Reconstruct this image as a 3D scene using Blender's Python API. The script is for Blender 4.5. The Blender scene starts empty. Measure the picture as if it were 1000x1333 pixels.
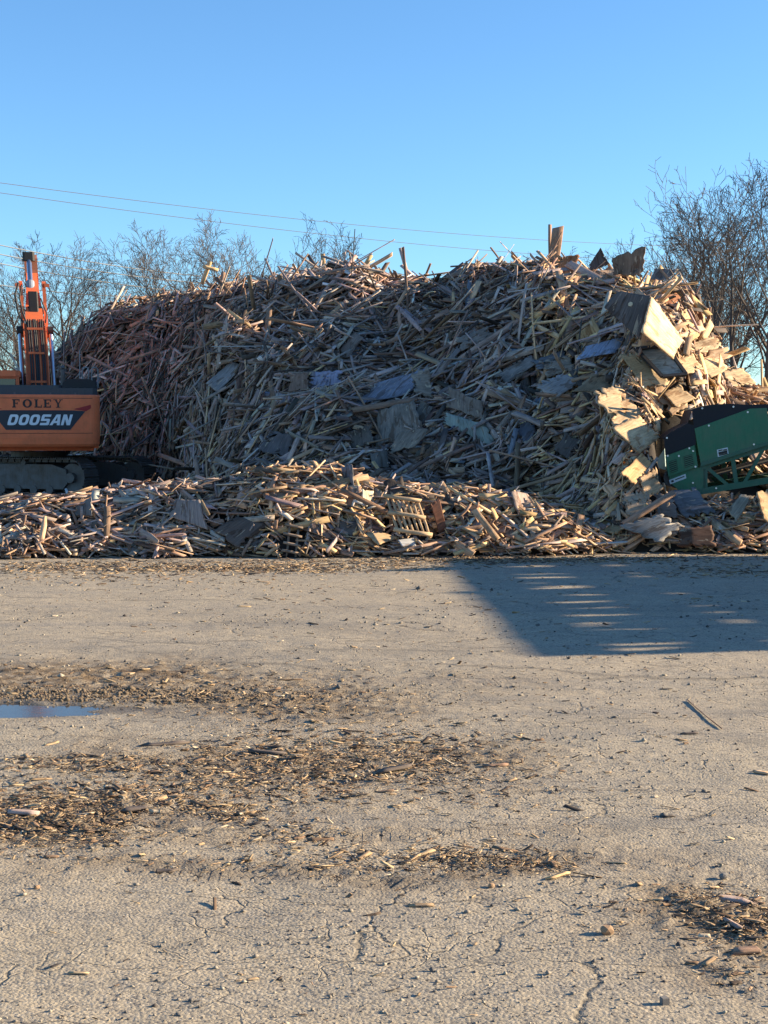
import bpy, math, random
import numpy as np
from mathutils import Vector, Matrix
from mathutils.bvhtree import BVHTree

R = math.radians
scene = bpy.context.scene
col = scene.collection
PITCH = math.atan(106.5 / 1926.0)
F = 1926.0
CAMZ = 1.7
FW = np.array([0, math.cos(PITCH), -math.sin(PITCH)])
UP = np.array([0, math.sin(PITCH), math.cos(PITCH)])
SUN_AZ, SUN_EL = R(8), R(17.5)          # azimuth measured from +X towards +Y
SUN = np.array([math.cos(SUN_EL) * math.cos(SUN_AZ), math.cos(SUN_EL) * math.sin(SUN_AZ), math.sin(SUN_EL)])


def ray(px, py):
    d = FW + np.array([1, 0, 0]) * (px - 500) / F - UP * (py - 666.5) / F
    return d / d[1]


def at(px, py, D):
    return np.array([0, 0, CAMZ]) + ray(px, py) * D


def ground_at(px, py):
    d = ray(px, py)
    return np.array([0, 0, CAMZ]) + d * (-CAMZ / d[2])


# ------------------------------------------------------------------ noise
def _hash(ix, iy, seed):
    h = (ix.astype(np.int64) * 374761393 + iy.astype(np.int64) * 668265263 + seed * 1442695041) & 0x7fffffff
    h = ((h ^ (h >> 13)) * 1274126177) & 0x7fffffff
    h = (h ^ (h >> 16)) & 0xffff
    return h / 65535.0


def vnoise(x, y, seed=0):
    x = np.asarray(x, float); y = np.asarray(y, float)
    xi = np.floor(x); yi = np.floor(y)
    u = x - xi; v = y - yi
    u = u * u * (3 - 2 * u); v = v * v * (3 - 2 * v)
    a = _hash(xi, yi, seed); b = _hash(xi + 1, yi, seed)
    c = _hash(xi, yi + 1, seed); d = _hash(xi + 1, yi + 1, seed)
    return (a * (1 - u) + b * u) * (1 - v) + (c * (1 - u) + d * u) * v


def fbm(x, y, seed=0, octv=4):
    s = 0; a = 0.5; f = 1; t = 0
    for i in range(octv):
        s = s + a * vnoise(np.asarray(x) * f, np.asarray(y) * f, seed + i * 17); t += a; a *= .5; f *= 2.03
    return s / t - .5


def sstep(a, b, x):
    t = np.clip((np.asarray(x, float) - a) / (b - a), 0, 1)
    return t * t * (3 - 2 * t)


# ------------------------------------------------------------------ materials
def mat(name, base=(.5, .5, .5), rough=.7, metal=0, spec=.4):
    m = bpy.data.materials.new(name); m.use_nodes = True
    b = m.node_tree.nodes['Principled BSDF']
    b.inputs['Base Color'].default_value = (*base, 1)
    b.inputs['Roughness'].default_value = rough
    b.inputs['Metallic'].default_value = metal
    b.inputs['Specular IOR Level'].default_value = spec
    return m


class NT:
    def __init__(s, m):
        s.t = m.node_tree; s.b = s.t.nodes['Principled BSDF']

    def n(s, typ, **kw):
        x = s.t.nodes.new(typ)
        for k, v in kw.items():
            if k in x.inputs.keys() and not hasattr(type(x), k): x.inputs[k].default_value = v
            else: setattr(x, k, v)
        return x

    def l(s, a, b): s.t.links.new(a, b)

    def noise(s, vec, scale, detail=4, rough=.55, dist=0):
        x = s.n('ShaderNodeTexNoise')
        x.inputs['Scale'].default_value = scale; x.inputs['Detail'].default_value = detail
        x.inputs['Roughness'].default_value = rough; x.inputs['Distortion'].default_value = dist
        if vec is not None: s.l(vec, x.inputs['Vector'])
        return x.outputs['Fac']

    def mapr(s, v, a, b, c=0., d=1.):
        x = s.n('ShaderNodeMapRange')
        s.l(v, x.inputs['Value'])
        for k, q in zip(('From Min', 'From Max', 'To Min', 'To Max'), (a, b, c, d)): x.inputs[k].default_value = q
        return x.outputs['Result']

    def mix(s, fac, a, b, mode='MIX'):
        x = s.n('ShaderNodeMix', data_type='RGBA', blend_type=mode)
        for sock, v in ((x.inputs['Factor'], fac), (x.inputs['A'], a), (x.inputs['B'], b)):
            pass
        ins = [i for i in x.inputs if i.enabled]
        for i, v in zip(ins, (fac, a, b)):
            if isinstance(v, bpy.types.NodeSocket): s.l(v, i)
            elif isinstance(v, (int, float)): i.default_value = v
            else: i.default_value = (*v, 1)
        return [o for o in x.outputs if o.enabled][0]

    def math(s, op, a, b=0.):
        x = s.n('ShaderNodeMath', operation=op)
        for i, v in zip(x.inputs, (a, b)):
            if isinstance(v, bpy.types.NodeSocket): s.l(v, i)
            else: i.default_value = v
        return x.outputs[0]

    def bump(s, h, strength, dist):
        x = s.n('ShaderNodeBump'); x.inputs['Strength'].default_value = strength; x.inputs['Distance'].default_value = dist
        s.l(h, x.inputs['Height']); s.l(x.outputs['Normal'], s.b.inputs['Normal'])

    def scaled(s, vec, sc):
        x = s.n('ShaderNodeMapping'); x.inputs['Scale'].default_value = sc; s.l(vec, x.inputs['Vector'])
        return x.outputs['Vector']

    def objco(s):
        return s.n('ShaderNodeTexCoord').outputs['Object']


def wood_mat(name, stretch=(1.5, 22, 22), blotch=1.5, gstr=.5):
    m = mat(name, rough=.82, spec=.25); t = NT(m)
    a = t.n('ShaderNodeAttribute', attribute_name='Col').outputs['Color']
    v = t.n('ShaderNodeAttribute', attribute_name='buv').outputs['Vector']
    g = t.noise(t.scaled(v, stretch), 3, 5, .65, .4)
    gm = t.mapr(g, .3, .7, 1 - gstr, 1 + gstr * .6)
    b = t.noise(v, blotch, 4, .6)
    bm = t.mapr(b, .3, .7, .62, 1.25)
    mul = t.math('MULTIPLY', gm, bm)
    cc = t.n('ShaderNodeCombineXYZ')
    for i in range(3): t.l(mul, cc.inputs[i])
    c = t.mix(1.0, a, cc.outputs[0], 'MULTIPLY')
    # weather stains with their own shape
    st = t.mapr(t.noise(v, blotch * 2.3, 6, .7), .56, .7, 0, .55)
    c = t.mix(st, c, (.06, .05, .045))
    t.l(c, t.b.inputs['Base Color'])
    t.bump(g, .5, .01)
    return m


M_wood = wood_mat('weathered_wood')
M_ply = wood_mat('plywood', stretch=(1.2, 14, 14), blotch=2.2, gstr=.38)
t = NT(M_ply); v = t.n('ShaderNodeAttribute', attribute_name='buv').outputs['Vector']
base_in = t.b.inputs['Base Color'].links[0].from_socket
pk = t.mapr(t.noise(t.scaled(v, (1, 2.2, 1)), 3.1, 5, .6, .6), .56, .585)          # veneer peeled off in patches
c = t.mix(t.math('MULTIPLY', pk, .75), base_in, t.mix(1.0, base_in, (.55, .42, .34), 'MULTIPLY'))
pk2 = t.mapr(t.noise(t.scaled(v, (1, 3, 1)), 4.3, 5, .6, .5), .62, .64)
c = t.mix(t.math('MULTIPLY', pk2, .6), c, (.50, .40, .28))
t.l(c, t.b.inputs['Base Color'])


def paint(name, base, dirt=(.12, .09, .06), amount=.35, rough=.45, scale=3., spec=.5):
    m = mat(name, base, rough, spec=spec); t = NT(m); v = t.objco()
    n1 = t.noise(v, scale, 8, .7)
    f = t.mapr(n1, .42, .68, 0, amount)
    n2 = t.noise(t.scaled(v, (8, 8, 1.2)), 4, 4, .6)
    f2 = t.mapr(n2, .5, .75, 0, amount * .8)
    c = t.mix(f, base, dirt); c = t.mix(f2, c, tuple(x * .55 for x in base))
    t.l(c, t.b.inputs['Base Color'])
    t.l(t.mapr(n1, .3, .7, rough, min(1, rough + .35)), t.b.inputs['Roughness'])
    return m


M_orange = paint('orange_paint', (.97, .20, .065), amount=.26, scale=2.2)
M_boom = paint('boom_orange_paint', (.74, .15, .045), amount=.35)
M_dkgrey = paint('dark_hood_paint', (.055, .06, .07), dirt=(.16, .13, .1), amount=.35)
M_black = paint('black_plastic', (.022, .022, .024), dirt=(.1, .085, .07), amount=.25, rough=.6)
M_steel = paint('track_steel', (.13, .12, .12), dirt=(.15, .11, .08), amount=.7, rough=.5, scale=6)
M_steel.node_tree.nodes['Principled BSDF'].inputs['Metallic'].default_value = .35
M_chrome = mat('chrome_rod', (.42, .44, .48), .3, 1)
M_cyl = paint('cylinder_barrel_grey', (.20, .24, .30), amount=.2)
M_glass = mat('cab_glass', (.02, .03, .035), .05, 0, .9)
M_white = mat('off_white_letters', (.75, .77, .8), .5)
M_blackp = mat('black_letters', (.02, .018, .018), .5)
M_decal = mat('navy_black_decal', (.022, .026, .04), .45)
M_red = mat('dark_red_stripe', (.40, .02, .02), .45)
M_green = paint('dark_green_paint', (.034, .17, .082), dirt=(.19, .175, .13), amount=.42, rough=.5)
M_greenf = paint('green_frame_paint', (.035, .13, .075), dirt=(.2, .19, .15), amount=.35, rough=.5)
M_rubber = paint('black_rubber', (.018, .018, .022), dirt=(.06, .055, .05), amount=.25, rough=.8)
M_belt = paint('conveyor_belt', (.03, .025, .024), dirt=(.12, .08, .05), amount=.4, rough=.85)
M_sticker = mat('sticker', (.62, .66, .66), .5)
M_bolt = mat('zinc_bolt', (.7, .7, .7), .35, .7)
M_wire = mat('power_wire', (.10, .12, .15), .6)
M_galv = paint('grey_steel_trailer', (.25, .26, .27), amount=.5)
M_poly = mat('pale_plastic_sheet', (.33, .45, .47), .5)


def bark_mat(name, a, b):
    m = mat(name, a, .9, spec=.2); t = NT(m); v = t.objco()
    t.l(t.mix(t.mapr(t.noise(v, 5, 4, .6), .35, .65), a, b), t.b.inputs['Base Color'])
    return m


M_bark = bark_mat('grey_bark', (.06, .052, .046), (.13, .11, .095))
M_twig = bark_mat('twig_bark', (.06, .05, .043), (.125, .10, .085))
M_brush = bark_mat('dry_brush', (.10, .08, .065), (.17, .14, .115))


# ------------------------------------------------------------------ mesh builder
class MB:
    def __init__(s): s.v = []; s.f = []

    def add(s, V, Fc):
        o = len(s.v); s.v += [tuple(p) for p in V]; s.f += [tuple(i + o for i in q) for q in Fc]; return s

    def box(s, c, d, rot=None, ch=0.0):
        hx, hy, hz = [q / 2 for q in d]
        if ch > 0:
            k = min(ch, hx * .9, hy * .9)
            o = [(-hx + k, -hy), (hx - k, -hy), (hx, -hy + k), (hx, hy - k), (hx - k, hy), (-hx + k, hy), (-hx, hy - k), (-hx, -hy + k)]
            V = [(x, y, z) for z in (-hz, hz) for x, y in o]; n = 8
            Fc = [tuple(range(n - 1, -1, -1)), tuple(range(n, 2 * n))] + [(i, (i + 1) % n, n + (i + 1) % n, n + i) for i in range(n)]
        else:
            V = [(x, y, z) for z in (-hz, hz) for x, y in ((-hx, -hy), (hx, -hy), (hx, hy), (-hx, hy))]
            Fc = [(3, 2, 1, 0), (4, 5, 6, 7), (0, 1, 5, 4), (1, 2, 6, 5), (2, 3, 7, 6), (3, 0, 4, 7)]
        m = rot.to_3x3() if rot is not None else Matrix.Identity(3)
        c = Vector(c)
        return s.add([c + m @ Vector(p) for p in V], Fc)

    def bar(s, a, b, w, h, upv=(0, 0, 1)):
        a = Vector(a); b = Vector(b); d = (b - a); L = d.length; d.normalize()
        u = Vector(upv); sd = d.cross(u)
        if sd.length < 1e-4: sd = d.cross(Vector((0, 1, 0)))
        sd.normalize(); u = sd.cross(d)
        V = [p + sd * x * w / 2 + u * y * h / 2 for p in (a, b) for x, y in ((-1, -1), (1, -1), (1, 1), (-1, 1))]
        return s.add(V, [(3, 2, 1, 0), (4, 5, 6, 7), (0, 1, 5, 4), (1, 2, 6, 5), (2, 3, 7, 6), (3, 0, 4, 7)])

    def tube(s, pts, rad, n=8, cap=True):
        pts = [Vector(p) for p in pts]
        if not hasattr(rad, '__len__'): rad = [rad] * len(pts)
        V = []; ref = None
        for i, p in enumerate(pts):
            d = (pts[min(i + 1, len(pts) - 1)] - pts[max(i - 1, 0)]).normalized()
            if ref is None:
                ref = d.orthogonal().normalized()
            ref = (ref - d * ref.dot(d))
            ref = ref.normalized() if ref.length > 1e-5 else d.orthogonal().normalized()
            bi = d.cross(ref)
            for k in range(n):
                a = 2 * math.pi * k / n
                V.append(p + (ref * math.cos(a) + bi * math.sin(a)) * rad[i])
        Fc = []
        for i in range(len(pts) - 1):
            for k in range(n):
                Fc.append((i * n + k, i * n + (k + 1) % n, (i + 1) * n + (k + 1) % n, (i + 1) * n + k))
        if cap:
            Fc.append(tuple(range(n - 1, -1, -1))); Fc.append(tuple((len(pts) - 1) * n + k for k in range(n)))
        return s.add(V, Fc)

    def prism(s, poly, org, ux, uy, thick):
        """polygon (2D) in the plane org+ux*x+uy*y, extruded both ways along the normal by thick in total"""
        org = Vector(org); ux = Vector(ux); uy = Vector(uy); n = ux.cross(uy).normalized()
        V = [org + ux * x + uy * y + n * k * thick / 2 for k in (-1, 1) for x, y in poly]; m = len(poly)
        return s.add(V, [tuple(range(m - 1, -1, -1)), tuple(range(m, 2 * m))] + [(i, (i + 1) % m, m + (i + 1) % m, m + i) for i in range(m)])

    def build(s, name, material, parent=None, loc=(0, 0, 0), smooth=False):
        me = bpy.data.meshes.new(name); me.from_pydata([tuple(v) for v in s.v], [], s.f); me.validate(); me.update()
        if material: me.materials.append(material)
        if smooth: me.polygons.foreach_set('use_smooth', [True] * len(me.polygons))
        o = bpy.data.objects.new(name, me); col.objects.link(o)
        o.location = loc
        if parent: o.parent = parent
        return o


def tag(o, label=None, cat=None, group=None, kind=None):
    if label: o['label'] = label
    if cat: o['category'] = cat
    if group: o['group'] = group
    if kind: o['kind'] = kind
    return o


def empty(name, loc, rz=0):
    o = bpy.data.objects.new(name, None); col.objects.link(o); o.location = loc; o.rotation_euler.z = rz
    o.empty_display_size = .3
    return o


# ------------------------------------------------------------------ camera, sky, sun
cam = bpy.data.cameras.new('camera'); cam.sensor_fit = 'VERTICAL'; cam.sensor_height = 36
cam.lens = F / 1333 * 36; cam.clip_end = 2000; cam.clip_start = .05
co = bpy.data.objects.new('camera', cam); col.objects.link(co); co.location = (0, 0, CAMZ); co.rotation_euler = (math.pi / 2 - PITCH, 0, 0)
scene.camera = co
w = bpy.data.worlds.new('World'); scene.world = w; w.use_nodes = True
nt = w.node_tree; bg = nt.nodes['Background']
sky = nt.nodes.new('ShaderNodeTexSky'); sky.sky_type = 'NISHITA'; sky.sun_disc = False
sky.sun_elevation = SUN_EL; sky.sun_rotation = math.pi / 2 - SUN_AZ
sky.air_density = 1.0; sky.dust_density = .1; sky.ozone_density = 3.0; sky.altitude = 50
tint = nt.nodes.new('ShaderNodeMix'); tint.data_type = 'RGBA'; tint.blend_type = 'MULTIPLY'; tint.inputs[0].default_value = 1
tint.inputs[7].default_value = (.74, 1.01, 1.22, 1); nt.links.new(sky.outputs[0], tint.inputs[6]); nt.links.new(tint.outputs[2], bg.inputs[0])
bg.inputs[1].default_value = .067
sd = bpy.data.lights.new('sun', 'SUN'); sd.energy = 5.0; sd.angle = R(.75); sd.color = (1, .81, .56)
so = bpy.data.objects.new('sun', sd); col.objects.link(so)
so.rotation_euler = Vector(-SUN).to_track_quat('-Z', 'Y').to_euler()
scene.view_settings.view_transform = 'Standard'; scene.view_settings.look = 'None'
scene.view_settings.exposure = 1.6; scene.view_settings.gamma = 1

# ------------------------------------------------------------------ ground
def ell(x, y, px, py, rx, ry):
    """soft ellipse on the ground given by the photo place of its centre and its half axes in metres"""
    g = ground_at(px, py)
    return np.exp(-(((x - g[0]) / rx) ** 2 + ((y - g[1]) / ry) ** 2) ** 1.3)


def axis(a, b, n, out, k):
    mid = np.linspace(a, b, n); st = (b - a) / (n - 1)
    ext = []; q = st; e = 0
    while e < out: q *= k; e += q; ext.append(e)
    ext = np.array(ext)
    return np.concatenate([(a - ext)[::-1], mid, b + ext])


gx = axis(-5.2, 5.2, 520, 700, 1.35)
gy = axis(3.6, 19.5, 640, 1200, 1.35)
GX, GY = np.meshgrid(gx, gy)


def mud_mask(x, y):
    wx = x + fbm(x * 1.5, y * 1.0, 3) * 1.2; wy = y + fbm(x * 1.2, y * .8, 9) * 1.6
    m = 0 * x
    for (px, py, rx, ry, a) in ((120, 880, 1.9, .75, 1), (330, 905, 1.2, .6, .9), (470, 985, .75, .55, .9), (330, 985, .8, .5, .8), (60, 1055, .75, .38, 1),
                                (230, 1040, .8, .4, .6), (280, 1115, .7, .25, .55), (600, 1115, .65, .14, .8), (980, 1190, .5, .5, .95),
                                (880, 1180, .3, .2, .6), (430, 1130, .4, .2, .5), (980, 1260, .25, .16, .6), (700, 1080, .5, .2, .3), (560, 1000, .5, .5, .4),
                                (900, 1120, .4, .3, .35), (480, 890, 1.0, .5, .4)):
        m = np.maximum(m, a * ell(wx, wy, px, py, rx, ry))
    return np.clip(m, 0, 1)


PUD = (-2.75, 8.95, 1.05, .24)


def puddle_mask(x, y):
    r = np.sqrt(((x - PUD[0]) / PUD[2]) ** 2 + ((y - PUD[1] - .05 * (x - PUD[0])) / PUD[3]) ** 2)
    return 1 - sstep(.75, 1.25, r + fbm(x * 3, y * 5, 21) * .7)


def ground_h(x, y):
    near = sstep(26, 10, y)
    mud = mud_mask(x, y)
    h = fbm(x * .35, y * .35, 1, 3) * .05 * near
    h = h + fbm(x * 4, y * 4, 5, 3) * .012 * near
    h = h + fbm(x * 11, y * 9, 6, 3) * (.0035 + .02 * mud) * near
    h = h + np.maximum(0, fbm(x * 24, y * 24, 8, 2) - .12) * (.01 + .07 * mud) * near
    # wheel ruts and tread marks pressed in the dirt
    for (px, py, ang, ln, wd) in ((270, 1132, .1, .35, .12), (985, 1130, -.75, .5, .16), (520, 1080, .12, .8, .10), (470, 1140, -.35, .5, .09), (640, 1120, .1, .5, .11)):
        g = ground_at(px, py); c, s_ = math.cos(ang), math.sin(ang)
        u = (x - g[0]) * c + (y - g[1]) * s_; v = -(x - g[0]) * s_ + (y - g[1]) * c
        k = np.exp(-(u / ln) ** 4 - (v / wd) ** 4)
        h = h + k * (-.006 + .005 * np.tanh(3 * np.sin(u * 150 + 2.2 * np.sign(v))))
    pm = puddle_mask(x, y)
    return (h - .01) * (1 - pm) - .035 * pm


GZ = ground_h(GX, GY)
nyy, nxx = GX.shape
V = np.stack([GX, GY, GZ], -1).reshape(-1, 3)
ii = (np.arange(nyy - 1)[:, None] * nxx + np.arange(nxx - 1)[None]).reshape(-1)
Q = np.stack([ii, ii + 1, ii + 1 + nxx, ii + nxx], -1)


def np_mesh(name, V, Q, material, attrs=None, parent=None, smooth=False):
    me = bpy.data.meshes.new(name)
    me.vertices.add(len(V)); me.vertices.foreach_set('co', np.asarray(V, np.float32).reshape(-1))
    k = Q.shape[1]
    me.loops.add(Q.size); me.loops.foreach_set('vertex_index', Q.reshape(-1).astype(np.int32))
    me.polygons.add(len(Q)); me.polygons.foreach_set('loop_start', (np.arange(len(Q)) * k).astype(np.int32))
    me.polygons.foreach_set('loop_total', np.full(len(Q), k, np.int32))
    me.update(calc_edges=True)
    if smooth: me.polygons.foreach_set('use_smooth', [True] * len(Q))
    for an, (typ, data) in (attrs or {}).items():
        a = me.attributes.new(an, typ, 'POINT')
        a.data.foreach_set({'FLOAT': 'value', 'FLOAT_VECTOR': 'vector', 'FLOAT_COLOR': 'color'}[typ], np.asarray(data, np.float32).reshape(-1))
    me.materials.append(material)
    o = bpy.data.objects.new(name, me); col.objects.link(o)
    if parent: o.parent = parent
    return o


M_ground = mat('dusty_asphalt', rough=.93, spec=.2)
t = NT(M_ground); v = t.objco()
mud = t.n('ShaderNodeAttribute', attribute_name='mud').outputs['Fac']
lowf = t.noise(v, .35, 5, .6)
midf = t.noise(v, 2.6, 6, .65)
fine = t.noise(v, 60, 5, .7)
grit = t.noise(v, 170, 3, .7)
c = t.mix(t.mapr(lowf, .35, .65), (.325, .272, .195), (.28, .245, .188))
c = t.mix(t.mapr(midf, .4, .7), c, (.385, .322, .23))
streak = t.noise(t.scaled(v, (.25, 2.2, 1)), 1.1, 5, .6)
c = t.mix(t.mapr(streak, .5, .68, 0, .5), c, (.19, .18, .165))
# small aggregate: stones lighter and darker than the binder
vor = t.n('ShaderNodeTexVoronoi'); vor.inputs['Scale'].default_value = 75; t.l(v, vor.inputs['Vector'])
sepc = t.n('ShaderNodeSeparateColor'); t.l(vor.outputs['Color'], sepc.inputs[0])
c = t.mix(t.mapr(sepc.outputs[0], .55, .95, 0, .5), c, (.46, .40, .31))
c = t.mix(t.mapr(sepc.outputs[1], .7, .95, 0, .7), c, (.13, .12, .11))
c = t.mix(t.mapr(fine, .52, .72, 0, .35), c, (.15, .125, .10))
mudc = t.mix(t.mapr(midf, .35, .65), (.085, .058, .036), (.19, .135, .08))
mudf = t.math('MULTIPLY', mud, t.mapr(t.noise(v, 7, 6, .7), .36, .56, .25, 1))
c = t.mix(mudf, c, mudc)
c = t.mix(t.math('MULTIPLY', t.n('ShaderNodeAttribute', attribute_name='band').outputs['Fac'], .55), c, (.15, .135, .115))
wetf = t.n('ShaderNodeAttribute', attribute_name='wet').outputs['Fac']
c = t.mix(t.math('MULTIPLY', wetf, .75), c, (.06, .047, .034))
t.l(t.mapr(wetf, 0, 1, .93, .45), t.b.inputs['Roughness'])
# cracks
wv = t.n('ShaderNodeTexNoise'); wv.inputs['Scale'].default_value = 1.7; wv.inputs['Detail'].default_value = 6; t.l(v, wv.inputs['Vector'])
add = t.n('ShaderNodeVectorMath', operation='MULTIPLY_ADD'); t.l(wv.outputs['Color'], add.inputs[0]); add.inputs[1].default_value = (.55, .55, 0); t.l(v, add.inputs[2])
cv = t.n('ShaderNodeTexVoronoi', feature='DISTANCE_TO_EDGE'); cv.inputs['Scale'].default_value = 2.0; t.l(t.scaled(add.outputs[0], (.55, 1.2, 0)), cv.inputs['Vector'])
cv2 = t.n('ShaderNodeTexVoronoi', feature='DISTANCE_TO_EDGE'); cv2.inputs['Scale'].default_value = 5.0; t.l(t.scaled(add.outputs[0], (.7, 1.1, 0)), cv2.inputs['Vector'])
cm = t.mapr(cv.outputs[0], .0, .012, 1, 0)
cm2 = t.mapr(cv2.outputs[0], .0, .018, 1, 0)
brk = t.mapr(t.noise(v, 1.3, 4, .7), .40, .52, 0, 1)
crack = t.math('MULTIPLY', t.math('MAXIMUM', cm, t.math('MULTIPLY', cm2, t.mapr(t.noise(v, .8, 3), .44, .52, 0, 1))), brk)
crack = t.math('MAXIMUM', crack, t.math('MULTIPLY', t.n('ShaderNodeAttribute', attribute_name='seam').outputs['Fac'], .75))
c = t.mix(t.math('MULTIPLY', crack, .6), c, (.045, .04, .035))
t.l(c, t.b.inputs['Base Color'])
hh = t.math('ADD', t.math('MULTIPLY', grit, .25), t.math('MULTIPLY', fine, .8))
hh = t.math('ADD', hh, t.math('MULTIPLY', t.mapr(vor.outputs['Distance'], 0, .7, .5, 0), 1.0))
hh = t.math('ADD', hh, t.math('MULTIPLY', t.noise(v, 16, 5, .6), .9))
hh = t.math('SUBTRACT', hh, t.math('MULTIPLY', crack, 1.0))
t.bump(hh, .75, .006)
band = np.zeros_like(GX)      # faint wheel tracks and damp streaks, darker dirt
for k, (pa, pb, wd_, am_) in enumerate((((-100, 800), (1100, 790), .35, .5), ((250, 815), (620, 822), .5, .9), ((-100, 845), (700, 838), .3, .6), ((-100, 970), (1100, 905), .16, .5), ((-100, 1010), (1100, 925), .16, .45),
        ((150, 1180), (1100, 1060), .10, .6), ((150, 1240), (1100, 1095), .10, .6), ((-50, 1125), (560, 1150), .14, .6), ((400, 880), (1100, 960), .2, .5), ((620, 1090), (1050, 1290), .10, .7))):
    a_, b_ = ground_at(*pa), ground_at(*pb); f_ = (GX - a_[0]) / (b_[0] - a_[0]); yl = a_[1] + (b_[1] - a_[1]) * f_ + .35 * np.sin(f_ * 3 + k) + fbm(GX * .5, GX * 0 + k * 5.1, 97, 3) * .5
    band = np.maximum(band, am_ * np.exp(-((GY - yl) / wd_) ** 2) * sstep(-.1, .1, f_) * sstep(1.1, .9, f_) * sstep(-.35, .25, fbm(GX * 2.5, GY * 2.5, 98, 4)))
wet = np.clip(puddle_mask(GX, GY) + .9 * np.exp(-(((GX - PUD[0]) / 1.75) ** 2 + ((GY - PUD[1] - .12) / .5) ** 2) ** 2) * sstep(-.25, .15, fbm(GX * 5, GY * 7, 99, 4)), 0, 1)
seam = np.zeros_like(GX)
for k, (pa, pb, wd_) in enumerate((((0, 803), (500, 806), .03), ((0, 826), (520, 832), .03), ((130, 838), (700, 846), .02), ((0, 851), (1000, 886), .05), ((560, 862), (1000, 882), .04), ((0, 776), (300, 779), .03), ((380, 768), (560, 770), .03), ((600, 905), (1000, 930), .012))):
    a_, b_ = ground_at(*pa), ground_at(*pb); f_ = (GX - a_[0]) / (b_[0] - a_[0]); yl = a_[1] + (b_[1] - a_[1]) * f_ + fbm(GX * 1.1, GX * 0 + k * 7.3, 91, 5) * .8
    seam = np.maximum(seam, np.exp(-((GY - yl) / wd_) ** 2) * (f_ > 0) * (f_ < 1) * sstep(-.12, .1, fbm(GX * 1.7, GX * 0 + k * 3.1, 95, 3)))
g = np_mesh('ground', V, Q, M_ground, {'mud': ('FLOAT', mud_mask(GX, GY).reshape(-1)), 'seam': ('FLOAT', seam.reshape(-1)), 'band': ('FLOAT', band.reshape(-1)), 'wet': ('FLOAT', wet.reshape(-1))}, smooth=True)
tag(g, kind='structure')

# water lying in the hollow
a = np.linspace(0, 2 * math.pi, 60)[:-1]
mb = MB(); mb.add([(PUD[0] + 1.3 * PUD[2] * math.cos(q), PUD[1] + .05 * 1.3 * PUD[2] * math.cos(q) + 1.3 * PUD[3] * math.sin(q), -.019) for q in a], [tuple(range(59))])
M_water = mat('muddy_water', (.06, .055, .05), .11, 0, .6)
M_water.node_tree.nodes['Principled BSDF'].inputs['IOR'].default_value = 1.33
t = NT(M_water); t.bump(t.noise(t.objco(), 9, 2), .05, .01)
tag(mb.build('puddle', M_water), kind='structure')

# ------------------------------------------------------------------ shape of the heap
CR = [(20, 480, 48), (75, 438, 48), (100, 412, 48), (150, 392, 47), (200, 383, 46), (250, 374, 45), (300, 369, 44), (350, 363, 43), (400, 350, 42), (450, 350, 41),
      (500, 354, 40), (540, 362, 39), (575, 364, 38), (620, 340, 37), (660, 341, 36), (700, 336, 35), (760, 348, 33.5), (805, 352, 32), (830, 376, 31.5), (848, 414, 31),
      (872, 454, 31), (934, 480, 30.5), (985, 512, 30), (1050, 570, 29)]
P = np.array([at(*q) for q in CR]); P = P[np.argsort(P[:, 0])]
P = np.vstack([[-14.5, 48, .0], [-13, 48, 1.6], P, [9.7, 28, .7], [11, 27, 0]])
TOE = np.array([(-14, 44), (-9, 43), (-7, 41.5), (-6, 40), (-4.8, 36), (-3.8, 31), (-2.8, 27.5), (-1, 25.3), (1, 23.8), (2.6, 22.6), (4.2, 21.0), (5.5, 21), (7, 22), (9, 23), (12, 26)])
PEXP = np.array([(-12, .75), (-3, .85), (0, .9), (2.2, 1.05), (3.4, 1.0), (4.6, .78), (8, .7)])
BT = [(-60, 650), (0, 645), (60, 640), (100, 628), (200, 620), (300, 612), (400, 612), (500, 618), (600, 626), (650, 637), (750, 665), (800, 692), (860, 715)]
B = np.array([at(x, y, 21.) for x, y in BT])
B = np.vstack([[-8.5, 21, 0], B])


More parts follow.
